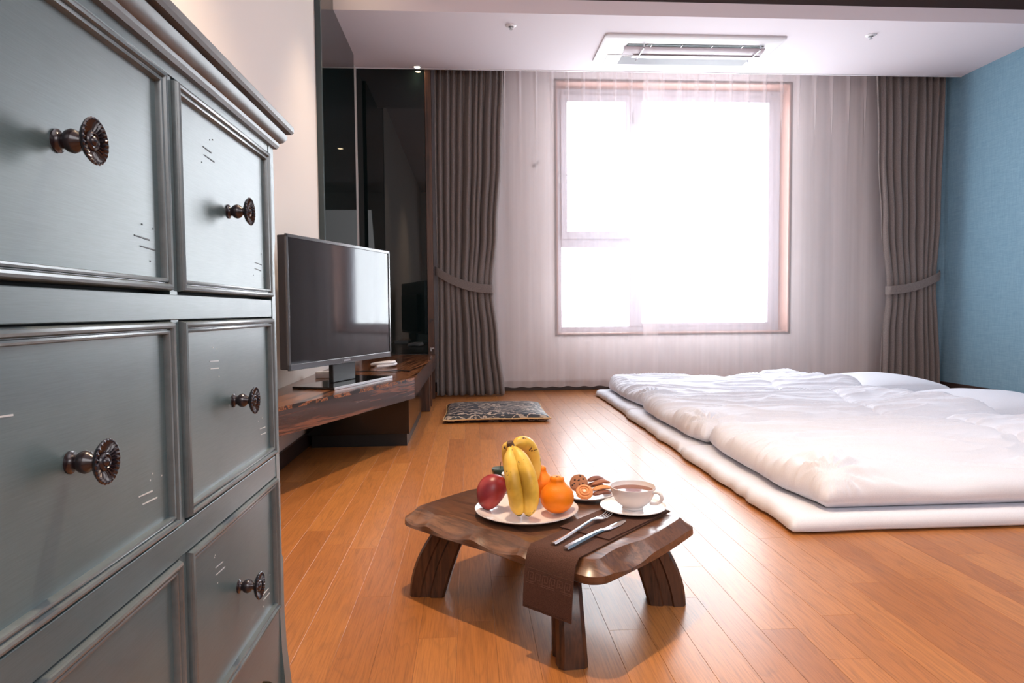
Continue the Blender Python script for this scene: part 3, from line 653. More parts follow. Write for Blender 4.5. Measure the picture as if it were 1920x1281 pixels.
            kp = [(0.0115, 0.0), (0.0115, 0.0015), (0.0075, 0.003), (0.0070, 0.006), (0.0105, 0.0095), (0.0118, 0.0135), (0.0100, 0.0175), (0.0062, 0.0205), (0.0060, 0.0225), (0.0110, 0.0245), (0.0185, 0.0275), (0.0222, 0.0305), (0.0228, 0.0320), (0.0215, 0.0330), (0.0200, 0.0322), (0.0165, 0.0306), (0.0120, 0.0292), (0.0098, 0.0292), (0.0090, 0.0312), (0.0072, 0.0318), (0.0062, 0.0300), (0.0048, 0.0300), (0.0040, 0.0325), (0.0004, 0.0335)]
            kp = [(a * 0.87, b * 0.98) for a, b in kp]
            def md(r, h, a, k):
                if 14 <= k <= 16: return r, h + 0.0016 * math.cos(a * 24)
                if k in (12, 13): return r + 0.0004 * math.cos(a * 24), h
                return r, h
            kb = MB(); kb.lathe(kp, (XF - 0.0004, ky, kz), 'x', 96, mod=md); obj('knob', kb, BRONZE, dr, smooth=True, angle=60)
dresser()

# ------------------------------------------------------------------ low table
TC = Vector((0.1765, 1.5765, 0)); TU = Vector((0.7071, -0.7071, 0)); TV = Vector((0.7071, 0.7071, 0)); TH = 0.21
def tp(u, v, z): q = TC + TU * u + TV * v; return (q.x, q.y, z)
def table():
    t_ = thing('low_table', 'dark walnut low table with carved scalloped edge and four curved legs', 'table', (TC.x, TC.y, 0))
    hu, hv, rc = 0.302, 0.214, 0.048; out = []
    def seg(p, q, n, side):
        for k in range(n): t = k / n; out.append((p[0] + (q[0] - p[0]) * t, p[1] + (q[1] - p[1]) * t, side, t))
    def arc(cx, cy, a0, n):
        for k in range(n): a = a0 + PI / 2 * k / n; out.append((cx + rc * math.cos(a), cy + rc * math.sin(a), 'c', k / n))
    seg((-hu + rc, -hv), (hu - rc, -hv), 96, 'L'); arc(hu - rc, -hv + rc, -PI / 2, 6)
    seg((hu, -hv + rc), (hu, hv - rc), 48, 'S'); arc(hu - rc, hv - rc, 0, 6)
    seg((hu - rc, hv), (-hu + rc, hv), 96, 'L'); arc(-hu + rc, hv - rc, PI / 2, 6)
    seg((-hu, hv - rc), (-hu, -hv + rc), 48, 'S'); arc(-hu + rc, -hv + rc, PI, 6)
    n = len(out); lv = [[] for _ in range(8)]; SC = []
    for x, y, side, t in out:
        if side == 'L': SC.append(abs(math.sin(PI * (t - 0.13) / 0.285)) ** 0.8)
        elif side == 'S': SC.append(0.08 + (0.8 * math.sin(PI * t / 0.42) ** 0.8 if t < 0.42 else 0))
        else: SC.append(0.30)
    for _ in range(5): SC = [(SC[i - 1] + 2 * SC[i] + SC[(i + 1) % n]) / 4 for i in range(n)]
    for i, (x, y, side, t) in enumerate(out):
        x0, y0, _, _ = out[i - 1]; x1, y1, _, _ = out[(i + 1) % n]; tx, ty = x1 - x0, y1 - y0; l = math.hypot(tx, ty); nx, ny = ty / l, -tx / l
        sc = SC[i]; b = 0.003 * math.sin(9 * t) * math.sin(PI * t) if side == 'L' else 0.008 * math.sin(PI * t) if side == 'S' else 0.0
        def pt(ins, z): return tp(x + nx * (b - ins), y + ny * (b - ins), z)
        T = TH
        lv[0].append(pt(0.022, T - 0.042)); lv[1].append(pt(0.006, T - 0.041)); lv[2].append(pt(0.000, T - 0.037)); lv[3].append(pt(0.000 + 0.003 * sc, T - 0.019 - 0.015 * sc))
        lv[4].append(pt(0.008 + 0.008 * sc, T - 0.0130 - 0.0155 * sc)); lv[5].append(pt(0.016 + 0.014 * sc, T - 0.0080 - 0.0110 * sc)); lv[6].append(pt(0.026 + 0.0165 * sc, T - 0.0004)); lv[7].append(pt(0.0272 + 0.0165 * sc, T))
    mb = MB(); mb.loops(lv); obj('table_top', mb, WALNUT, t_, smooth=True, angle=22)
    for ang, rt, kx in ((math.atan2(0.06, -0.357), 0, 0), (math.atan2(-0.357, 0.02), 1, 0), (math.atan2(-0.06, 0.357), 2, 0), (math.atan2(0.357, -0.06), 3, 0)):
        dv = Vector((math.cos(ang), math.sin(ang), 0)); pv = Vector((-dv.y, dv.x, 0)); ls = []
        K = 12
        for k in range(K + 1):
            s = k / K; z = 0.176 * (1 - s)
            ro = 0.262 + 0.072 * (1 - (1 - s) ** 2.0); ri_ = 0.180 + 0.066 * s ** 0.85 + 0.010 * s * (1 - s)
            w = 0.030 - 0.003 * math.sin(PI * s); c = 0.006; g = 0.003
            l = []
            for r_, wv in ((ri_ + c, -w), ((ri_ + ro) / 2 - 0.012, -w - 0.002), ((ri_ + ro) / 2 - 0.008, -w + g), ((ri_ + ro) / 2 + 0.012, -w + g - 0.001), ((ri_ + ro) / 2 + 0.016, -w - 0.002), (ro - c, -w + 0.001), (ro, -w + c + 0.004), (ro, w - c - 0.004), (ro - c, w - 0.001), ((ri_ + ro) / 2 + 0.016, w + 0.002), ((ri_ + ro) / 2 + 0.012, w - g + 0.001), ((ri_ + ro) / 2 - 0.008, w - g), ((ri_ + ro) / 2 - 0.012, w + 0.002), (ri_ + c, w), (ri_, w - c), (ri_, -w + c)):
                q = TC + dv * r_ + pv * wv; l.append((q.x, q.y, z))
            ls.append(l)
        mb = MB(); mb.loops(ls); obj('leg', mb, WALNUT_LEG, t_, smooth=True, angle=25)
    for s in (-1, 1):
        bt = MB(); c0 = TC + TU * (s * 0.20)
        q = [tp(s * 0.205 - 0.018, -0.15, 0), tp(s * 0.205 + 0.018, -0.15, 0), tp(s * 0.205 + 0.018, 0.15, 0), tp(s * 0.205 - 0.018, 0.15, 0)]
        bt.prism([(a[0], a[1]) for a in q], 0.156, 0.1705); obj('batten', bt, WALNUT_LEG, t_, bevel=0.002)
table()

# napkin draped over the near long edge
def napkin():
    t_ = thing('napkin', 'dark brown cloth napkin hanging over the low table edge', 'napkin', tp(0.18, 0, TH))
    def strip(path, ua, ub, th):
        ls = []
        P2 = [Vector((v, z)) for v, z in path]
        for i, q in enumerate(P2):
            d = (P2[min(i + 1, len(P2) - 1)] - P2[max(i - 1, 0)]).normalized(); nrm = Vector((-d.y, d.x)); s = i / (len(P2) - 1)
            a, b = ua(s), ub(s); K = 12; l = []
            for k in range(K + 1): u = a + (b - a) * k / K; w = 0.0008 * nz(u * 60, s * 9); l.append(tp(u, q.x + nrm.x * (th + w), q.y + nrm.y * (th + w)))
            for k in range(K, -1, -1): u = a + (b - a) * k / K; l.append(tp(u, q.x, q.y))
            ls.append(l)
        mb = MB(); mb.loops(ls); return mb
    hang = [(-0.2370, 0.098), (-0.2340, 0.12), (-0.2285, 0.15), (-0.2240, 0.17), (-0.2185, 0.188), (-0.2105, 0.203), (-0.198, 0.2125)]
    flat = [(-0.17, 0.2115), (-0.10, 0.2110), (0.0, 0.2110), (0.10, 0.2110), (0.19, 0.2110)]
    full = hang + flat
    full = [(v, z) for v, z in full][::-1]
    lo = strip(full, lambda s: 0.112 + 0.020 * s, lambda s: 0.236 + 0.018 * s, -0.0022)
    obj('napkin_cloth', lo, NAPK, t_, smooth=True, angle=50)
    up = strip([(0.185, 0.2136), (0.10, 0.2136), (0.0, 0.2136), (-0.075, 0.2136), (-0.079, 0.2134)], lambda s: 0.106, lambda s: 0.236, -0.003)
    obj('folded_layer', up, NAPK, t_, smooth=True, angle=50)
    def hv(z): return -0.2240 - 0.0130 * (0.17 - z) / 0.072 - 0.0032
    st = MB()
    for k in range(24):
        u = 0.138 + k * 0.0043; st.add([tp(u, hv(0.1015), 0.1015), tp(u + 0.0026, hv(0.1015), 0.1015), tp(u + 0.0026, hv(0.1035), 0.1035), tp(u, hv(0.1035), 0.1035)], [(0, 1, 2, 3)])
    g = obj('hem_stitching', st, STITCH, t_); g['kind'] = 'stuff'
    gk = MB()
    def bar(u0, u1, z0, z1): gk.add([tp(u0, hv(z0), z0), tp(u1, hv(z0), z0), tp(u1, hv(z1), z1), tp(u0, hv(z1), z1)], [(0, 1, 2, 3)])
    for k in range(6):
        u = 0.138 + k * 0.0185; w = 0.0018
        bar(u, u + w, 0.152, 0.170); bar(u, u + 0.014, 0.170 - w, 0.170); bar(u + 0.014 - w, u + 0.014, 0.156, 0.170); bar(u + 0.005, u + 0.014, 0.156, 0.156 + w); bar(u + 0.005, u + 0.005 + w, 0.156, 0.164); bar(u, u + 0.0185, 0.152 - w, 0.152)
    for z in (0.1755, 0.1470): bar(0.134, 0.250, z, z + 0.0014)
    g = obj('key_pattern', gk, NAPK_D, t_); g['label'] = 'faint meander band woven into the cloth'
napkin()

# ------------------------------------------------------------------ tableware
def plate(name, cx, cy, z, r, h, label, well=0.62, group=None):
    p_ = [(0.0005, 0.003), (r * well * 0.9, 0.003), (r * well, 0.004), (r * 0.86, h * 0.62), (r * 0.985, h - 0.001), (r, h), (r * 1.003, h - 0.0015), (r * 0.985, h - 0.003), (r * 0.86, h * 0.42), (r * well, 0.001), (r * well - 0.006, 0.0), (0.0005, 0.0)]
    mb = MB(); mb.lathe(p_, (cx, cy, z), 'z', 56); return single(name, mb, CHINA, label, 'plate', (cx, cy, z), group, smooth=True, angle=50)
PZ = TH + 0.0005
plate('plate', 0.131, 1.56, PZ, 0.124, 0.018, 'large round white plate under the bananas, mango and oranges', 0.66)
plate('plate', 0.302, 1.695, PZ, 0.074, 0.014, 'small white plate holding the biscuits')
SZ = 0.2175
def cup():
    cx, cy = 0.389, 1.556
    plate('saucer', cx, cy, SZ, 0.079, 0.010, 'white saucer under the coffee cup, resting on the brown napkin', 0.5)['category'] = 'saucer'
    t_ = thing('coffee_cup', 'white china cup of coffee on a saucer', 'cup', (cx, cy, SZ + 0.004))
    z = SZ + 0.0035
    pr = [(0.0005, 0.003), (0.021, 0.003), (0.023, 0.0), (0.0255, 0.0), (0.0245, 0.004), (0.033, 0.010), (0.043, 0.020), (0.0495, 0.032), (0.0535, 0.046), (0.0545, 0.0525), (0.0535, 0.0530), (0.0520, 0.046), (0.0475, 0.033), (0.041, 0.022), (0.031, 0.012), (0.020, 0.0065), (0.0005, 0.0055)]
    mb = MB(); mb.lathe(pr, (cx, cy, z), 'z', 56); obj('cup_body', mb, CHINA, t_, smooth=True, angle=60)
    cf = MB(); cf.lathe([(0.0005, 0.0), (0.0508, 0.0)], (cx, cy, z + 0.0425), 'z', 48); obj('coffee', cf, COFFEE, t_)
    a = math.radians(-38); dx, dy = math.cos(a), math.sin(a)
    hp = [(0.0500, 0.043), (0.060, 0.046), (0.070, 0.043), (0.0735, 0.034), (0.069, 0.024), (0.058, 0.018), (0.045, 0.0175)]
    hd = MB(); hd.tube(catmull([(cx + dx * r, cy + dy * r, z + h) for r, h in hp], 6), 0.0036, 10, flat=lambda q: 1.0 + 0.35 * abs(math.cos(q))); obj('handle', hd, CHINA, t_, smooth='full')
cup()
# cutlery on the napkin
def blade(name, pts, label, m):                                      # pts: (x, y, z, halfwidth, thickness)
    mb = MB(); ls = []
    V = [Vector(p_[:3]) for p_ in pts]
    for i, p_ in enumerate(pts):
        d = (V[min(i + 1, len(V) - 1)] - V[max(i - 1, 0)]); d.z = 0; d.normalize(); s = Vector((-d.y, d.x, 0)); w, th = p_[3], p_[4]; q = V[i]
        ls.append([tuple(q - s * w), tuple(q - s * w * 0.6 + Vector((0, 0, th))), tuple(q + s * w * 0.6 + Vector((0, 0, th))), tuple(q + s * w), tuple(q - Vector((0, 0, th * 0.2)))])
    mb.loops(ls); return mb
ft, fh = Vector((0.322, 1.511, 0)), Vector((0.166, 1.334, 0)); fd = (ft - fh).normalized(); fs = Vector((-fd.y, fd.x, 0)); FL = (ft - fh).length
def fk(s, w=0, z=0.0): q = fh + fd * (FL * s) + fs * w; return (q.x, q.y, z)
zf = 0.2185
t_ = thing('fork', 'steel dinner fork on the brown napkin, left of the knife', 'fork', (fh.x, fh.y, zf))
pts = [fk(0.0, 0, zf) + (0.0065, 0.002), fk(0.02, 0, zf) + (0.0075, 0.0022), fk(0.25, 0, zf + 0.002) + (0.0058, 0.0022), fk(0.5, 0, zf + 0.006) + (0.0038, 0.0024), fk(0.66, 0, zf + 0.009) + (0.0032, 0.0024), fk(0.72, 0, zf + 0.008) + (0.006, 0.002), fk(0.77, 0, zf + 0.006) + (0.0105, 0.0018), fk(0.82, 0, zf + 0.004) + (0.0115, 0.0016)]
obj('fork_handle', blade('', pts, '', STEEL), STEEL, t_, smooth=True, angle=50)
for k in range(4):
    w = -0.0094 + k * 0.00627; mb = MB(); mb.tube([fk(0.81, w, zf + 0.005), fk(0.88, w, zf + 0.002), fk(0.95, w, zf + 0.003), fk(1.0, w * 0.96, zf + 0.007)], [0.0017, 0.0015, 0.0013, 0.0007], 8); obj('tine', mb, STEEL, t_, smooth='full')
kh, kt = Vector((0.188, 1.302, 0)), Vector((0.357, 1.478, 0)); kd = (kt - kh).normalized(); ks = Vector((-kd.y, kd.x, 0)); KL = (kt - kh).length
def kn(s, w=0, z=zf): q = kh + kd * (KL * s) + ks * w; return (q.x, q.y, z)
t_ = thing('knife', 'steel table knife on the brown napkin, right of the fork', 'knife', (kh.x, kh.y, zf))
pts = [kn(0) + (0.0065, 0.003), kn(0.02) + (0.0075, 0.0045), kn(0.2, 0, zf + 0.001) + (0.0062, 0.005), kn(0.45, 0, zf + 0.002) + (0.0048, 0.0045), kn(0.56, 0, zf + 0.002) + (0.0055, 0.003)]
obj('knife_handle', blade('', pts, '', STEEL), STEEL, t_, smooth=True, angle=50)
pts = [kn(0.56, 0, zf + 0.002) + (0.0060, 0.0018), kn(0.62, -0.001, zf + 0.001) + (0.0090, 0.0014), kn(0.8, -0.001) + (0.0100, 0.0012), kn(0.93, 0.0015) + (0.0075, 0.0010), kn(1.0, 0.006) + (0.001, 0.0006)]
obj('blade', blade('', pts, '', CHROME), CHROME, t_, smooth=True, angle=50)

# ------------------------------------------------------------------ fruit
def banana(root, pts, r, lens=None, tip=True):
    path = catmull(pts, 8); n = len(path); rad = []
    for i in range(n):
        s = i / (n - 1); q = r * min(1.0, 0.33 + 2.6 * s * (1 if s > 0.0 else 0)) if s < 0.26 else r
        if s < 0.16: q = r * (0.34 + 0.35 * (s / 0.16) ** 2)
        elif s < 0.34: k = (s - 0.16) / 0.18; q = r * (0.69 + 0.31 * math.sin(k * PI / 2))
        if s > 0.80: k = (s - 0.80) / 0.20; q = r * (1 - 0.62 * k ** 2.2)
        rad.append(q)
    mb = MB(); mb.tube(path, rad, 20, flat=lambda a: 1.0 + 0.035 * math.cos(5 * a)); b = obj('banana', mb, BAN, root, smooth='full')
    d = (path[-1] - path[-2]).normalized(); tm = MB(); tm.tube([path[-1] - d * 0.002, path[-1] + d * 0.0025, path[-1] + d * 0.004], [r * 0.42, r * 0.36, r * 0.2], 10); obj('blossom_end', tm, BANTIP, b, smooth=True)
    return b
bz = 0.2285
bb = thing('banana_bunch', 'bunch of yellow bananas standing upright on the large plate', 'bananas', (0.115, 1.52, PZ + 0.003))
banana(bb, [(0.092, 1.553, 0.374), (0.092, 1.534, 0.350), (0.096, 1.512, 0.310), (0.103, 1.508, 0.265), (0.110, 1.516, 0.226)], 0.0185)
banana(bb, [(0.098, 1.556, 0.376), (0.111, 1.538, 0.356), (0.129, 1.512, 0.318), (0.136, 1.506, 0.272), (0.131, 1.518, 0.224)], 0.0195)
banana(bb, [(0.100, 1.562, 0.377), (0.118, 1.578, 0.381), (0.142, 1.600, 0.365), (0.155, 1.612, 0.325), (0.152, 1.608, 0.275)], 0.0175)
banana(bb, [(0.094, 1.565, 0.376), (0.090, 1.585, 0.368), (0.092, 1.600, 0.335), (0.098, 1.606, 0.292), (0.104, 1.600, 0.250)], 0.0170)
cr = MB(); cr.tube([(0.097, 1.563, 0.366), (0.094, 1.561, 0.378), (0.091, 1.559, 0.387)], [0.010, 0.0095, 0.0078], 10); obj('stem_crown', cr, BANSTEM, bb, smooth=True)

def citrus(c, r, hneck, label, seed, squash=0.92):
    t_ = thing('orange', label, 'orange', (c[0], c[1], c[2] - r * squash), 'knobbly-necked oranges')
    pr = []
    for k in range(19):
        a = -PI / 2 + PI * k / 18 * 0.80; pr.append((r * math.cos(a), r * squash * math.sin(a)))
    rt, zt = pr[-1]
    pr += [(rt * 0.80, zt + hneck * 0.25), (rt * 0.70, zt + hneck * 0.48), (rt * 0.71, zt + hneck * 0.62), (rt * 0.66, zt + hneck * 0.86), (rt * 0.48, zt + hneck), (rt * 0.2, zt + hneck * 0.93), (0.0006, zt + hneck * 0.86)]
    mb = MB(); mb.lathe([(max(a, 0.0006), b) for a, b in pr], c, 'z', 40, mod=lambda r_, h, a, k: (r_ * (1 + 0.012 * math.sin(5 * a + seed) + (0.035 * math.sin(7 * a + seed) if k > 18 else 0)), h)); obj('fruit', mb, ORANGE, t_, smooth='full')
    s = MB(); s.lathe([(0.0004, 0.0022), (0.0035, 0.001), (0.004, -0.001)], (c[0], c[1], c[2] + zt + hneck * 0.90), 'z', 10); obj('stem_scar', s, SPOT, t_, smooth=True)
citrus((0.203, 1.548, 0.253), 0.0405, 0.021, 'large orange with knobbly neck at the front of the fruit plate', 1)
citrus((0.172, 1.634, 0.262), 0.036, 0.021, 'orange half hidden behind the front orange and the bananas', 4)

mg = MB(); ls = []
K, W = 26, 32
c = Vector((0.051, 1.587, 0.2585)); ax = Vector((0.50, 0.28, 0.82)).normalized(); sx = ax.cross(Vector((0, 1, 0))).normalized(); sy = ax.cross(sx)
for k in range(K + 1):
    a = -PI / 2 + PI * k / K; h = 0.044 * math.sin(a); rr = max(0.0005, 0.0345 * math.cos(a) ** 0.92 if math.cos(a) > 0 else 0.0005) * (1 + 0.10 * math.sin(a))
    ls.append([tuple(c + ax * h + (sx * math.cos(2 * PI * i / W) + sy * 0.93 * math.sin(2 * PI * i / W)) * rr + sx * 0.006 * (1 - (h / 0.044) ** 2)) for i in range(W)])
mg.loops(ls); mt = thing('mango', 'red mango leaning on the fruit plate left of the bananas', 'mango', (0.051, 1.587, 0.22))
obj('fruit', mg, MANGO, mt, smooth='full')
sm = MB(); sm.tube([c + ax * 0.0425, c + ax * 0.047], [0.003, 0.002], 8); obj('stem', sm, BANSTEM, mt, smooth=True)

# candles behind the mango
t_ = thing('candle', 'small dark green candle with a thin dark wick behind the mango', 'candle', (0.078, 1.80, TH))
mb = MB(); mb.lathe([(0.017, 0.0), (0.019, 0.004), (0.0205, 0.045), (0.0225, 0.048), (0.0235, 0.052), (0.0225, 0.056), (0.020, 0.0555), (0.0005, 0.0545)], (0.078, 1.80, PZ), 'z', 28, cap0=True); obj('wax', mb, GREENW, t_, smooth=True)
mb = MB(); mb.tube([(0.0785, 1.80, PZ + 0.054), (0.079, 1.80, PZ + 0.064), (0.081, 1.80, PZ + 0.074)], [0.0010, 0.0010, 0.0006], 6); obj('wick', mb, WICKD, t_)
t_ = thing('candle', 'small white candle with a pale wick between mango and bananas, behind', 'candle', (0.106, 1.728, TH))
mb = MB(); mb.lathe([(0.023, 0.0), (0.024, 0.003), (0.026, 0.052), (0.0275, 0.058), (0.026, 0.060), (0.024, 0.058), (0.0005, 0.057)], (0.106, 1.728, PZ), 'z', 28, cap0=True); obj('wax', mb, CHINA, t_, smooth=True)
mb = MB(); mb.tube([(0.099, 1.728, PZ + 0.057), (0.097, 1.728, PZ + 0.068), (0.096, 1.728, PZ + 0.076)], [0.0010, 0.0010, 0.0007], 6); obj('wick', mb, WICKL, t_)

# biscuits
def disc(c, r, th, nrm, m_, name, label, seed, group=None):
    t_ = thing(name, label, 'biscuit', c, group); nv = Vector(nrm).normalized(); a = nv.cross(Vector((0, 1, 0.1))).normalized(); b = nv.cross(a); C_ = Vector(c); ls = []
    for rr, h in ((0.0006, -th / 2), (0.85, -th / 2), (0.98, -th * 0.25), (1.0, 0.05 * th), (0.95, th * 0.32), (0.7, th * 0.5), (0.35, th * 0.56), (0.0006, th * 0.56)):
        ls.append([tuple(C_ + nv * (h + (0.0016 * nz(rr * 3 * math.cos(q), rr * 3 * math.sin(q), seed) if h > 0 else 0)) + (a * math.cos(q) + b * math.sin(q)) * (rr * r * (1 + 0.04 * nz(math.cos(q) * 2, math.sin(q) * 2, seed)))) for q in (2 * PI * i / 30 for i in range(30))])
    mb = MB(); mb.loops(ls); obj('biscuit_body', mb, m_, t_, smooth='full'); return t_, nv, a, b, C_
t_, nv, a, b, C_ = disc((0.280, 1.698, 0.2465), 0.024, 0.012, (-0.30, -0.75, 0.60), COOKIE, 'chocolate_chip_cookie', 'chocolate chip cookie leaning at the left of the small plate', 2)
rn = random.Random(3)
for k in range(11):
    q = rn.uniform(0, 2 * PI); rr = rn.uniform(0.15, 0.85) * 0.023; q0 = C_ + nv * 0.0064 + (a * math.cos(q) + b * math.sin(q)) * rr
    mb = MB(); mb.tube([q0 - nv * 0.003, q0, q0 + nv * 0.0014], [0.0030, 0.0027, 0.0012], 7); obj('chocolate_chip', mb, CHIP, t_, smooth=True)
t_, nv, a, b, C_ = disc((0.288, 1.657, 0.2335), 0.0225, 0.009, (-0.05, -0.62, 0.78), BISC, 'swirl_biscuit', 'golden swirled butter biscuit at the front of the small plate', 5)
mb = MB(); pts = []
for k in range(64):
    s = k / 63; q = 2 * PI * 2.3 * s; pts.append(C_ + nv * 0.0050 + (a * math.cos(q) + b * math.sin(q)) * (0.004 + 0.0155 * s))
mb.tube(pts, [0.0018 + 0.0012 * k / 63 for k in range(64)], 8); obj('swirl', mb, BISC, t_, smooth='full')
mb = MB(); mb.tube([C_ + nv * 0.004, C_ + nv * 0.0062, C_ + nv * 0.0068], [0.0045, 0.004, 0.002], 12); o = obj('sugar_centre', mb, CREAM, t_, smooth=True); o['label'] = 'pale sugar centre'
def finger(p0, p1, w, h, m_, label, arch=0.004):
    p0, p1 = Vector(p0), Vector(p1); d = (p1 - p0).normalized(); s = Vector((-d.y, d.x, 0)).normalized(); up = Vector((0, 0, 1)); ls = []
    for k in range(15):
        t = k / 14; f = max(0.06, (1 - abs(2 * t - 1) ** 3.2)) ** 0.5; q = p0 + (p1 - p0) * t + up * arch * math.sin(PI * t)
        ls.append([tuple(q + s * w * f * math.cos(x) + up * (h * f * math.sin(x) + (0.0008 * math.cos(4 * x) if math.sin(x) > 0 else 0))) for x in (2 * PI * i / 18 for i in range(18))])
    mb = MB(); mb.loops(ls); single('finger_biscuit', mb, m_, label, 'biscuit', tuple((p0 + p1) / 2), 'finger biscuits on the small plate', smooth='full')
finger((0.312, 1.668, 0.2225), (0.362, 1.682, 0.2240), 0.012, 0.0052, BISCD, 'dark brown finger biscuit lowest at the front of the pile')
finger((0.313, 1.676, 0.2330), (0.364, 1.690, 0.2340), 0.011, 0.0050, BISC, 'golden finger biscuit directly above the lowest dark one')
finger((0.314, 1.692, 0.2425), (0.366, 1.708, 0.2430), 0.011, 0.0048, BISCB, 'light brown finger biscuit near the top of the pile', 0.006)
finger((0.308, 1.716, 0.2465), (0.356, 1.734, 0.2440), 0.012, 0.0060, BISCD, 'dark brown finger biscuit topmost at the back of the pile', 0.006)
finger((0.306, 1.716, 0.2330), (0.352, 1.736, 0.2310), 0.012, 0.0065, BISCB, 'light brown finger biscuit under the topmost one at the back', 0.002)

# ------------------------------------------------------------------ floor cushion
def rounded(mbx, x0, x1, y0, y1, fn_top, fn_bot, nx, ny, out=None):
    def base(i, j): return x0 + (x1 - x0) * i / nx, y0 + (y1 - y0) * j / ny
    vs, fs = [], []; top = {}; bot = {}
    for i in range(nx + 1):
        for j in range(ny + 1):
            x, y = base(i, j); dx = min(x - x0, x1 - x); dy = min(y - y0, y1 - y)
            X, Y = (x, y) if out is None else out(x, y, dx, dy)
            top[i, j] = len(vs); vs.append((X, Y, fn_top(x, y, dx, dy)))
    for i in range(nx + 1):
        for j in range(ny + 1):
            if i in (0, nx) or j in (0, ny): bot[i, j] = top[i, j]
            else:
                x, y = base(i, j); dx = min(x - x0, x1 - x); dy = min(y - y0, y1 - y); X, Y = (x, y) if out is None else out(x, y, dx, dy)
                bot[i, j] = len(vs); vs.append((X, Y, fn_bot(x, y, dx, dy)))
    for i in range(nx):
        for j in range(ny):
            fs.append((top[i, j], top[i + 1, j], top[i + 1, j + 1], top[i, j + 1])); fs.append((bot[i, j + 1], bot[i + 1, j + 1], bot[i + 1, j], bot[i, j]))
    mbx.add(vs, fs); return mbx, [vs[top[i, 0]] for i in range(nx + 1)] + [vs[top[nx, j]] for j in range(1, ny + 1)] + [vs[top[i, ny]] for i in range(nx - 1, -1, -1)] + [vs[top[0, j]] for j in range(ny - 1, 0, -1)]
def edge(d, r, p_=2.0): k = 1 - min(d / r, 1); return (1 - k ** p_) ** (1 / p_)
t_ = thing('floor_cushion', 'flat black floor cushion with beige flower pattern before the left drape', 'cushion', (0.16, 4.4, 0))
cx0, cx1, cy0, cy1 = -0.175, 0.500, 4.085, 4.74
def cout(x, y, dx, dy):
    sx = math.sin(PI * (x - cx0) / (cx1 - cx0)); sy = math.sin(PI * (y - cy0) / (cy1 - cy0)); k = 0.012
    return x + (k * sy if x - cx0 < 0.1 else -k * sy if cx1 - x < 0.1 else 0) * max(0, 1 - dx / 0.1), y + (k * sx if y - cy0 < 0.1 else -k * sx if cy1 - y < 0.1 else 0) * max(0, 1 - dy / 0.1)
mb, rim = rounded(MB(), cx0, cx1, cy0, cy1, lambda x, y, dx, dy: 0.024 + 0.040 * (edge(dx, 0.16) * edge(dy, 0.16)) ** 0.75 + 0.004 * nz(x * 7, y * 7), lambda x, y, dx, dy: 0.024 - 0.0238 * min(1, min(dx, dy) / 0.03), 44, 44, cout)
obj('cushion_body', mb, BROC, t_, smooth='full')
pm = MB(); pm.tube([Vector(q) for q in rim] + [Vector(rim[0])], 0.0045, 8, cap=False); obj('piping', pm, PIPING, t_, smooth='full')

# ------------------------------------------------------------------ futons
def mattress(y0, y1, seed, label, xo=0.0):
    X0, X1 = 0.985 + xo, 3.20
    def out(x, y, dx, dy):
        k = max(0, 1 - (x - X0) / 0.25); kf = max(0, 1 - (y - y0) / 0.20) if seed == 1 else 0
        return x + k * (0.016 * nz(y * 6, seed) + 0.009 * nz(y * 17, seed + 4)), y + kf * 0.010 * nz(x * 5, seed + 9)
    def top(x, y, dx, dy): return 0.014 + 0.040 * edge(dx, 0.05, 2.2) * (edge(dy, 0.04) if True else 1) + (0.009 * nz(x * 9, y * 9, seed) + 0.004 * nz(x * 28, y * 22, seed)) * math.exp(-dx / 0.12) * edge(dx, 0.03)
    def bot(x, y, dx, dy): return 0.014 - 0.0135 * min(1, min(dx, dy) / 0.02)
    mb, _ = rounded(MB(), X0, X1, y0, y1, top, bot, 150, 80, out)
    single('futon_mattress', mb, LINENW, label, 'futon', ((X0 + X1) / 2, (y0 + y1) / 2, 0), 'white futon mattresses on the floor', smooth='full')
mattress(1.945, 3.080, 1, 'white futon mattress nearest the low table, lowest layer at front')
mattress(3.085, 4.215, 2, 'white futon mattress in the middle, lowest layer', 0.012)
mattress(4.220, 5.330, 3, 'white futon mattress nearest the window, lowest layer', 0.03)

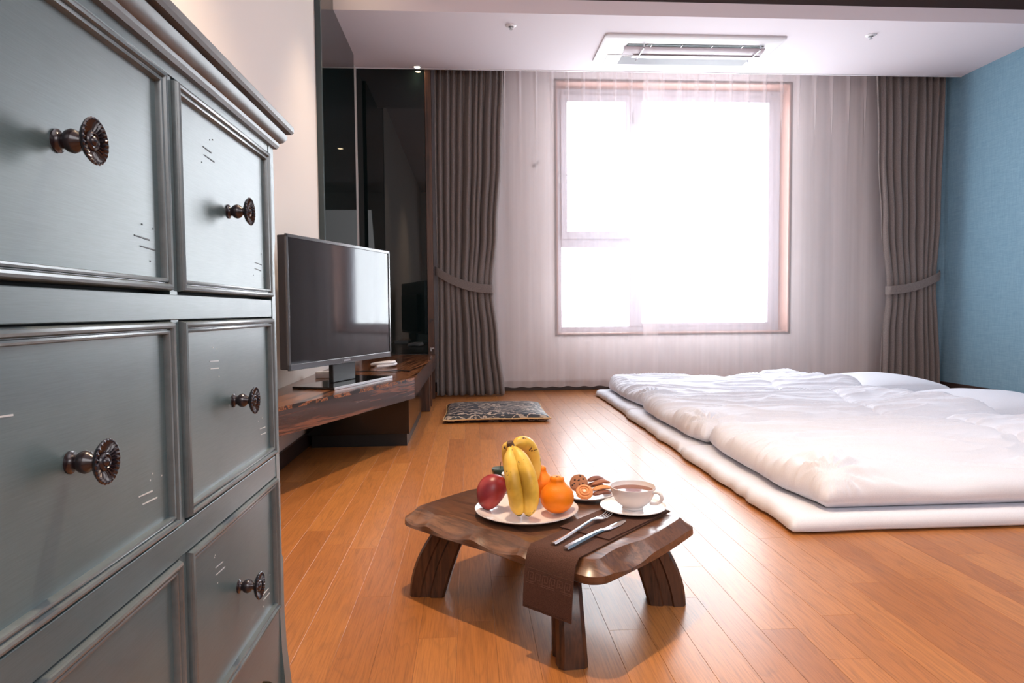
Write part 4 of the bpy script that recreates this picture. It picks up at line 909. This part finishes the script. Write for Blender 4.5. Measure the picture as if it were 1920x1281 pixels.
def duvet(y0, y1, seed, label, x0, th, fold):
    X1 = 2.66; Z0 = 0.0565
    def out(x, y, dx, dy):
        k = max(0, 1 - (x - x0) / 0.35); t = (y - y0) / (y1 - y0)
        cr_ = 0.05 * k * (abs(2 * t - 1) ** 3)                          # pulled-in corners
        return x + k * (0.022 * nz(y * 4.2, seed) + 0.007 * nz(y * 19, seed + 2)) + cr_ * 0.8, y
    def top(x, y, dx, dy):
        t = (y - y0) / (y1 - y0); xf = fold[0] + (fold[1] - fold[0]) * t + 0.02 * nz(y * 3, seed + 3)
        e = edge(dx, 0.13, 2.3) * edge(dy, 0.12, 2.3)
        h = th * (0.26 + 0.74 * e)
        h += e * (0.032 * nz(x * 1.7, y * 2.6, seed) + 0.014 * nz(x * 4.2 + y * 1.5, y * 6, seed + 7))
        rd = 1 - abs(nz(x * 2.1 + 0.8 * nz(x * 2, y * 3, 4), y * 9 + x * 2.2, seed + 20)) * 2.0; h += e * 0.016 * max(0, rd) ** 4
        rd = 1 - abs(nz(x * 3.5 - y * 2.0, y * 15 - x * 4, seed + 31)) * 2.2; h += e * 0.0025 * max(0, rd) ** 3
        g = math.exp(-(dx / 0.16)); rd = 1 - abs(nz(x * 4, y * 22 + x * 6, seed + 40)) * 2.0; h += g * min(1, dx / 0.02) * 0.012 * max(0, rd) ** 2 * (0.4 + edge(dy, 0.1))
        # gathered corner
        q = math.hypot(x - x0 - 0.06, y - y0 - 0.05)
        if q < 0.30: an = math.atan2(y - y0 - 0.05, x - x0 - 0.06); h += 0.018 * math.sin(an * 15 + 2 * nz(x * 8, y * 8)) * (1 - q / 0.30) * min(1, q / 0.05) * e
        if x > xf: s = min(1, (x - xf) / 0.045); h += (0.012 * math.sin(s * PI / 2) + 0.055 * min(1, (x - xf) / 0.45) ** 1.3 * math.sin(PI * t) ** 0.6) * edge(dy, 0.16)
        else: h += -0.012 * math.exp(-(xf - x) / 0.018) * e
        return Z0 + h
    def bot(x, y, dx, dy): return Z0 + th * 0.26 * (1 - min(1, min(dx, dy) / 0.05)) ** 1.5
    mb, _ = rounded(MB(), x0, X1, y0, y1, top, bot, 270, 190, out)
    single('duvet', mb, LINENW, label, 'duvet', ((x0 + X1) / 2, (y0 + y1) / 2, Z0), 'white duvets spread on the futons', smooth='full')
duvet(1.985, 3.035, 1, 'puffy white duvet nearest the low table, with gathered front corner', 1.075, 0.118, (2.07, 2.25))
duvet(3.045, 4.165, 2, 'puffy white duvet in the middle of the three futons', 1.060, 0.105, (2.02, 2.33))
duvet(4.175, 5.290, 3, 'puffy white duvet nearest the window curtain', 1.085, 0.100, (2.04, 2.36))

def pillow(cx, cy, z, label, seed, rot):
    hx, hy, hz = 0.30, 0.37, 0.085; ls = []; K, W = 22, 64; co, si = math.cos(rot), math.sin(rot)
    vs = []
    def f(x, y, dx, dy): return z + 0.072 + hz * (edge(dx, hx, 1.8) * edge(dy, hy, 1.8)) ** 0.55 + 0.005 * nz(x * 6, y * 6, seed)
    def g(x, y, dx, dy): return z + 0.072 - 0.068 * (edge(dx, 0.10) * edge(dy, 0.10)) ** 0.8
    mb, _ = rounded(MB(), -hx, hx, -hy, hy, f, g, 44, 54)
    mb.v = [(cx + x * co - y * si, cy + x * si + y * co, q) for x, y, q in mb.v]
    single('pillow', mb, LINENW, label, 'pillow', (cx, cy, z), 'white pillows at the wall end of the futons', smooth='full')
pillow(2.98, 3.60, 0.058, 'plump white pillow at the head of the middle futon', 2, -0.04)
pillow(3.00, 4.68, 0.058, 'plump white pillow at the head of the futon near the corner drape', 3, 0.02)
